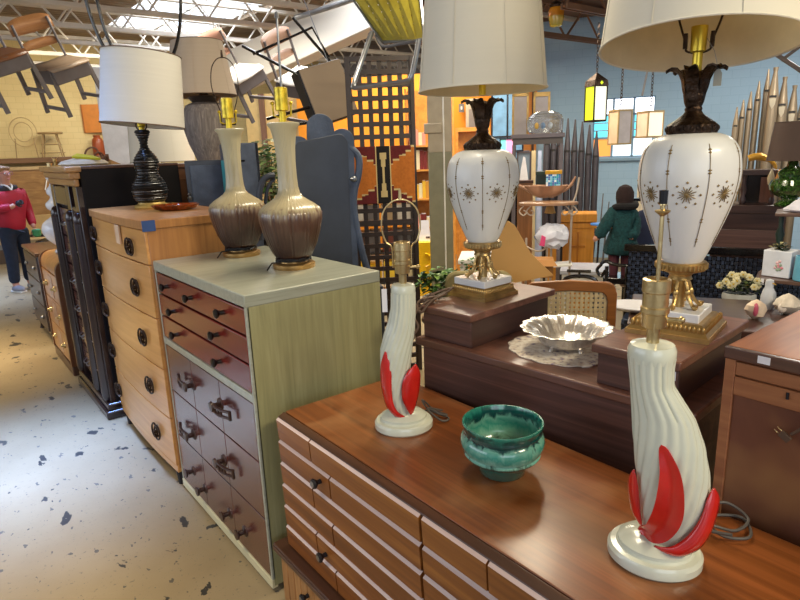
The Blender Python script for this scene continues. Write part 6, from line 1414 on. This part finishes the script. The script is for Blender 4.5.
t, s = TW('framed_board', 'large framed wooden board under the ledge behind the person', 'board', 54, 212, 12.4)
W_gb = wood('golden_board', '#8a6130', '#b98b4e', 'X', 8, 2, .5, .1, dist=2)
B(s).box(-36, 40, 0, 3, -8, 44).build('panel', W_gb, t); k = B(s)
for q in ((-36, 40, 42, 45), (-36, 40, -9, -6), (-36, -33, -9, 45), (37, 40, -9, 45)): k.box(q[0], q[1], -1.5, 0, q[2], q[3])
k.build('frame', mat('pale_frame_wood', '#c8a976', .5), t)
for x, z in ((-4, 22), (2, 24), (12, 16)): B(s).bar((x, -1, z), (x + 3, -1, z + 10), 1.2, .8).build('pale_mark', M_cream2, t)
t, s = TW('long_bench', 'long pale workbench along the far cream wall', 'bench', 50, 250, 12.0)
B(s).box(-50, 60, -8, 20, 9, 12).build('top', mat('pale_bench', '#cdb283', .5), t, .004); B(s).box(-46, 56, -5, 18, -46, 9).build('case', mat('grey_bench_front', '#8f8f8a', .6), t); B(s).box(-50, 60, 16, 20, 12, 34).build('back_rail', mat('tan_rail', '#c3a067', .6), t)
B(s).box(20, 40, -6, -5, -40, 6).build('door', mat('bench_door', '#a4a29a', .6), t); B(s).box(-44, 10, -5.6, -5, -44, 4).build('door', mat('bench_door_dark', '#5d4a3a', .6), t)
t, s = TW('dark_tray', 'small dark tray on the pale workbench', 'tray', 40, 236.5, 11.8); B(s).lathe([(8, 0), (11, 1), (11.5, 2.4), (10.6, 2.4), (0, 1)], 24, sy=.6).build('tray', mat('tray_dark', '#2b2024', .4), t)
t, s = TW('black_case', 'black rounded case under the workbench beside the white urn lamp', 'case', 48, 258, 11.4); B(s).lathe([(8, -2), (11, 4), (11, 12), (8, 18), (0, 20)], 20, sy=.6).build('case', M_blackpl, t)
# white urn lamp on the waterfall dresser
p = Vector((.87, 5.6, .93)); t = thing('white_urn_lamp', 'white bulbous stacked urn lamp on the rolled-edge dresser', 'lamp', p, facing(p)); t.scale = (.9, .9, .8)
WP = [(.07, 0), (.075, .02), (.05, .05), (.06, .08), (.12, .15), (.15, .23), (.13, .31), (.06, .37), (.05, .42), (.08, .46), (.085, .5), (.05, .54), (.04, .57), (.06, .6), (.06, .64), (.03, .68), (.03, .72), (.05, .75), (.045, .78), (0, .8)]
B(1).lathe([(q.x, q.z) for q in smoothpath([(r, 0, z) for r, z in WP[:-1]], 4)] + [(0, .8)], 32).build('body', mat('white_ceramic_urn', '#dfe2ea', .25, 0, .02, coat=.4), t); B(1).lathe([(.012, .79), (.012, .84), (.022, .845), (.022, .9), (0, .9)], 14).build('socket', M_brass, t)
# wire harp fitting and yellow cloth on top of the wardrobe
p = Vector((.78, 4.78, 1.626)); t = thing('small_lamp_fitting', 'small brass lamp fitting with bare wire harp on the wardrobe cornice', 'lamp', p, facing(p)); t.scale = (.6, .6, .6)
B(1).lathe([(.03, 0), (.03, .008), (.016, .012), (.016, .05), (.022, .055), (.02, .085), (0, .086)], 16).build('socket', M_gold, t); B(1).tube(smoothpath([(-.015, 0, .08), (-.08, 0, .17), (-.085, 0, .23), (-.03, 0, .29), (0, 0, .3), (.03, 0, .29), (.085, 0, .23), (.08, 0, .17), (.015, 0, .08)], 5), .003, 6).build('harp', M_brass, t)
p = Vector((.87, 4.35, 1.626)); t = thing('folded_cloth', 'folded cloth with a bright yellow corner on the wardrobe cornice', 'cloth', p, facing(p))
B(1).lathe([(.12, 0), (.14, .01), (.12, .03), (.06, .045), (0, .05)], 22, sy=.6, fn=lambda a, z: 1 + .14 * math.sin(3 * a)).build('cloth', mat('pale_cloth', '#cfc0a4', .9), t, smooth=25); B(1).slab([(-.06, -.05, .048), (.1, -.06, .03), (.06, .03, .05), (-.03, .02, .065)], .012).build('yellow_corner', mat('yellow_cloth', '#c9c22a', .8), t)
# white display screen behind the striped lamp
c1 = spot(127, 140, 7.6); t = thing('white_screen', 'tall white display screen behind the black striped lamp', 'screen', (c1.x, c1.y, 0), facing(c1)); zt_ = spot(127, 70, 7.6).z
MB().box(-.27, .27, -.03, .03, .05, zt_).build('board', mat('white_board', '#dfe0e4', .6), t, .005)
for x in (-.2, .2): MB().box(x - .03, x + .03, -.15, .15, 0, .05).build('foot', M_greypaint, t)
# basket heap and tan board beside it
t, s = T('wire_basket', 'tan wire basket heaped on a box left of the white display screen', 'basket', 97, 175, 6.4)
B(s).lathe([(13, 0), (15, 6), (15.5, 13), (14.6, 13), (12, 1), (0, 1)], 30, sy=.7).build('basket', mat('basket_tan', '#a58e62', .7, 0, .25, 50), t)
k = B(s)
for i in range(3): k.tube(smoothpath([(-10 + i * 8, 0, 12), (-6 + i * 8, -2, 24 - i * 3), (2 + i * 5, 0, 26 - 5 * i), (8 + i * 2, 2, 14)], 5), .9, 6)
k.build('handle', mat('dark_handle', '#6b4a36', .6), t)
q = spot(97, 175, 6.4); u = thing('storage_case', 'brown storage case under the tan wire basket', 'case', (q.x, q.y, 0), facing(q)); MB().box(-.22, .25, -.1, .3, 0, q.z - .01).build('case', M_orangewood, u, .005); MB().box(-.23, .26, -.11, .31, q.z - .012, q.z - .001).build('lid', M_orangewood, u)
t, s = T('leaning_board', 'tan board leaning in front of the white display screen', 'board', 132, 178, 6.9); B(s).prism([(-20, fz(t, s)), (16, fz(t, s)), (16, 2), (-20, 20)], 0, 2).build('panel', mat('tan_panel', '#ab8252', .7), t); B(s).box(-21, -18, -1, 3, fz(t, s), 24).build('edge', M_orangewood, t)

# ------------------------------------------------------------------ visitor in a red jacket
P0 = on_floor(25, 290); t = thing('person', 'person in a red jacket with dark shoulders, jeans and grey shoes standing in the aisle', 'person', (P0.x, P0.y, 0), facing(P0) + .55)
M_face = mat('face_skin', '#c58f7a', .5, 0, .05); M_red = mat('red_jacket', '#a8122e', .6, 0, .12, 10, .2); M_navy = mat('dark_jeans', '#18243a', .8, 0, .2, 20); M_char = mat('charcoal_fabric', '#2a2a33', .7)
body = skin('body', [((0, 0, .86), (.15, .1)), ((0, 0, 1.05), (.13, .095)), ((0, 0, 1.25), (.155, .1)), ((0, 0, 1.33), (.12, .08)), ((0, -.005, 1.40), .05), ((0, -.02, 1.46), .062), ((0, -.025, 1.53), (.074, .088)), ((0, -.015, 1.59), (.06, .07)),
     ((.18, 0, 1.30), .055), ((.235, .02, 1.05), .043), ((.21, -.1, .86), .032), ((.205, -.12, .81), .032), ((-.18, 0, 1.30), .055), ((-.23, -.03, 1.08), .043), ((-.10, -.2, 1.12), .034), ((-.05, -.22, 1.15), .032),
     ((.085, 0, .80), .085), ((.095, -.01, .46), .06), ((.1, .02, .1), .042), ((.1, -.09, .04), .038), ((-.085, 0, .80), .085), ((-.09, -.01, .46), .06), ((-.1, .02, .1), .042), ((-.11, -.09, .04), .038)],
     [(0, 1), (1, 2), (2, 3), (3, 4), (4, 5), (5, 6), (6, 7), (2, 8), (8, 9), (9, 10), (10, 11), (2, 12), (12, 13), (13, 14), (14, 15), (0, 16), (16, 17), (17, 18), (18, 19), (0, 20), (20, 21), (21, 22), (22, 23)], M_face, t)
jk = skin('jacket', [((0, 0, .70), (.185, .14)), ((0, 0, 1.0), (.175, .13)), ((0, 0, 1.22), (.178, .128)), ((0, 0, 1.32), (.15, .1)), ((.19, 0, 1.28), .08), ((.25, .02, 1.05), .066), ((.21, -.105, .845), .05), ((-.19, 0, 1.28), .08), ((-.245, -.03, 1.08), .066), ((-.085, -.205, 1.13), .05)],
     [(0, 1), (1, 2), (2, 3), (2, 4), (4, 5), (5, 6), (2, 7), (7, 8), (8, 9)], M_red, t)
skin('jacket_yoke', [((0, 0, 1.26), (.17, .143)), ((0, 0, 1.33), (.165, .115)), ((0, -.005, 1.385), (.085, .08)), ((.17, 0, 1.315), (.085, .09)), ((-.17, 0, 1.315), (.085, .09))], [(0, 1), (1, 2), (1, 3), (1, 4)], M_char, t)
skin('jeans', [((0, 0, .95), (.165, .12)), ((.09, 0, .74), .105), ((.1, -.01, .46), .08), ((.1, .015, .1), .07), ((-.09, 0, .74), .105), ((-.095, -.01, .46), .08), ((-.105, .015, .1), .07)], [(0, 1), (1, 2), (2, 3), (0, 4), (4, 5), (5, 6)], M_navy, t)
for x in (.1, -.11): MB().ball((x, -.05, .045), (.052, .125, .05)).box(x - .045, x + .045, -.16, .06, 0, .02, 1).build('shoe', [mat('grey_shoe', '#8a8a92', .6), M_white], t, .008)
def hand(c, dx, dy, dz, m, curl=1):
    k = MB(); c = Vector(c); d = Vector((dx, dy, dz)).normalized(); sd = d.cross(Vector((0, -1, .2))).normalized(); nr = d.cross(sd)
    k.ball(c + d * .035, (.03, .03, .036), 10, 8)
    for i, L_ in enumerate((.058, .066, .062, .05)):
        o_ = c + d * .055 + sd * (.024 - i * .016); k.tube([o_, o_ + d * L_ * .45, o_ + d * L_ * .75 + nr * .016 * curl, o_ + d * L_ * .8 + nr * .036 * curl], [.0095, .009, .0085, .007], 7)
    o_ = c + sd * .026 + d * .02; k.tube([o_, o_ + sd * .022 + d * .02, o_ + sd * .02 + d * .045 + nr * .02], [.011, .0095, .008], 7); return k.build('hand', m, t)
hand((.205, -.12, .81), -.05, -.2, -1, M_face); hand((-.05, -.22, 1.15), .9, -.2, .3, M_char)
MB().lathe([(.03, 0), (.05, .02), (.055, .09), (.045, .1), (0, .1)], 18, (.2, -.17, .7), fn=lambda a, z: 1 + .1 * math.sin(3 * a)).build('green_bundle', mat('green_item', '#3f8a52', .6), t)
# face: ears, nose, eyes, mouth, glasses, hair
hd = MB().ball((0, -.117, 1.512), (.014, .018, .022), 10, 8)
for x in (-.078, .078): hd.ball((x, -.015, 1.52), (.012, .022, .032), 8, 6)
hd.build('nose_and_ears', M_face, t)
for x in (-.03, .03): MB().ball((x, -.098, 1.54), (.013, .008, .008), 10, 6).ball((x, -.105, 1.54), (.006, .004, .006), 8, 6, 1).build('eye', [M_white, mat('iris', '#2f2a28', .3)], t)
MB().ball((0, -.102, 1.468), (.024, .008, .006), 10, 6).build('mouth', mat('lips', '#a8605a', .5), t)
g = MB()
for x in (-.034, .034): g.tube([(x + .027 * math.cos(k), -.116, 1.538 + .02 * math.sin(k)) for k in [2 * PI * i / 16 for i in range(16)]], .003, 5, closed=True); g.tube([(x * 1.8, -.114, 1.542), (x * 2.35, -.02, 1.545)], .0025, 5)
g.tube([(-.008, -.118, 1.54), (.008, -.118, 1.54)], .003, 5); g.build('glasses', mat('mauve_glasses', '#8a4658', .3), t)
h_ = MB().ball((0, .012, 1.572), (.082, .088, .07), 20, 12).ball((0, .04, 1.525), (.079, .062, .075), 16, 10)
for x in (-.045, 0, .04): h_.ball((x, -.058, 1.602), (.03, .028, .022), 10, 7)
h_.build('hair', mat('greying_blond_hair', '#9a7a58', .7, 0, .25, 60, .4), t)
k = MB().tube(smoothpath([(-.06, -.02, 1.4), (-.03, -.09, 1.38), (0, -.115, 1.33)], 4), .012, 8).tube(smoothpath([(.06, -.02, 1.4), (.03, -.09, 1.38), (0, -.115, 1.33)], 4), .012, 8); k.build('white_collar', M_white, t)
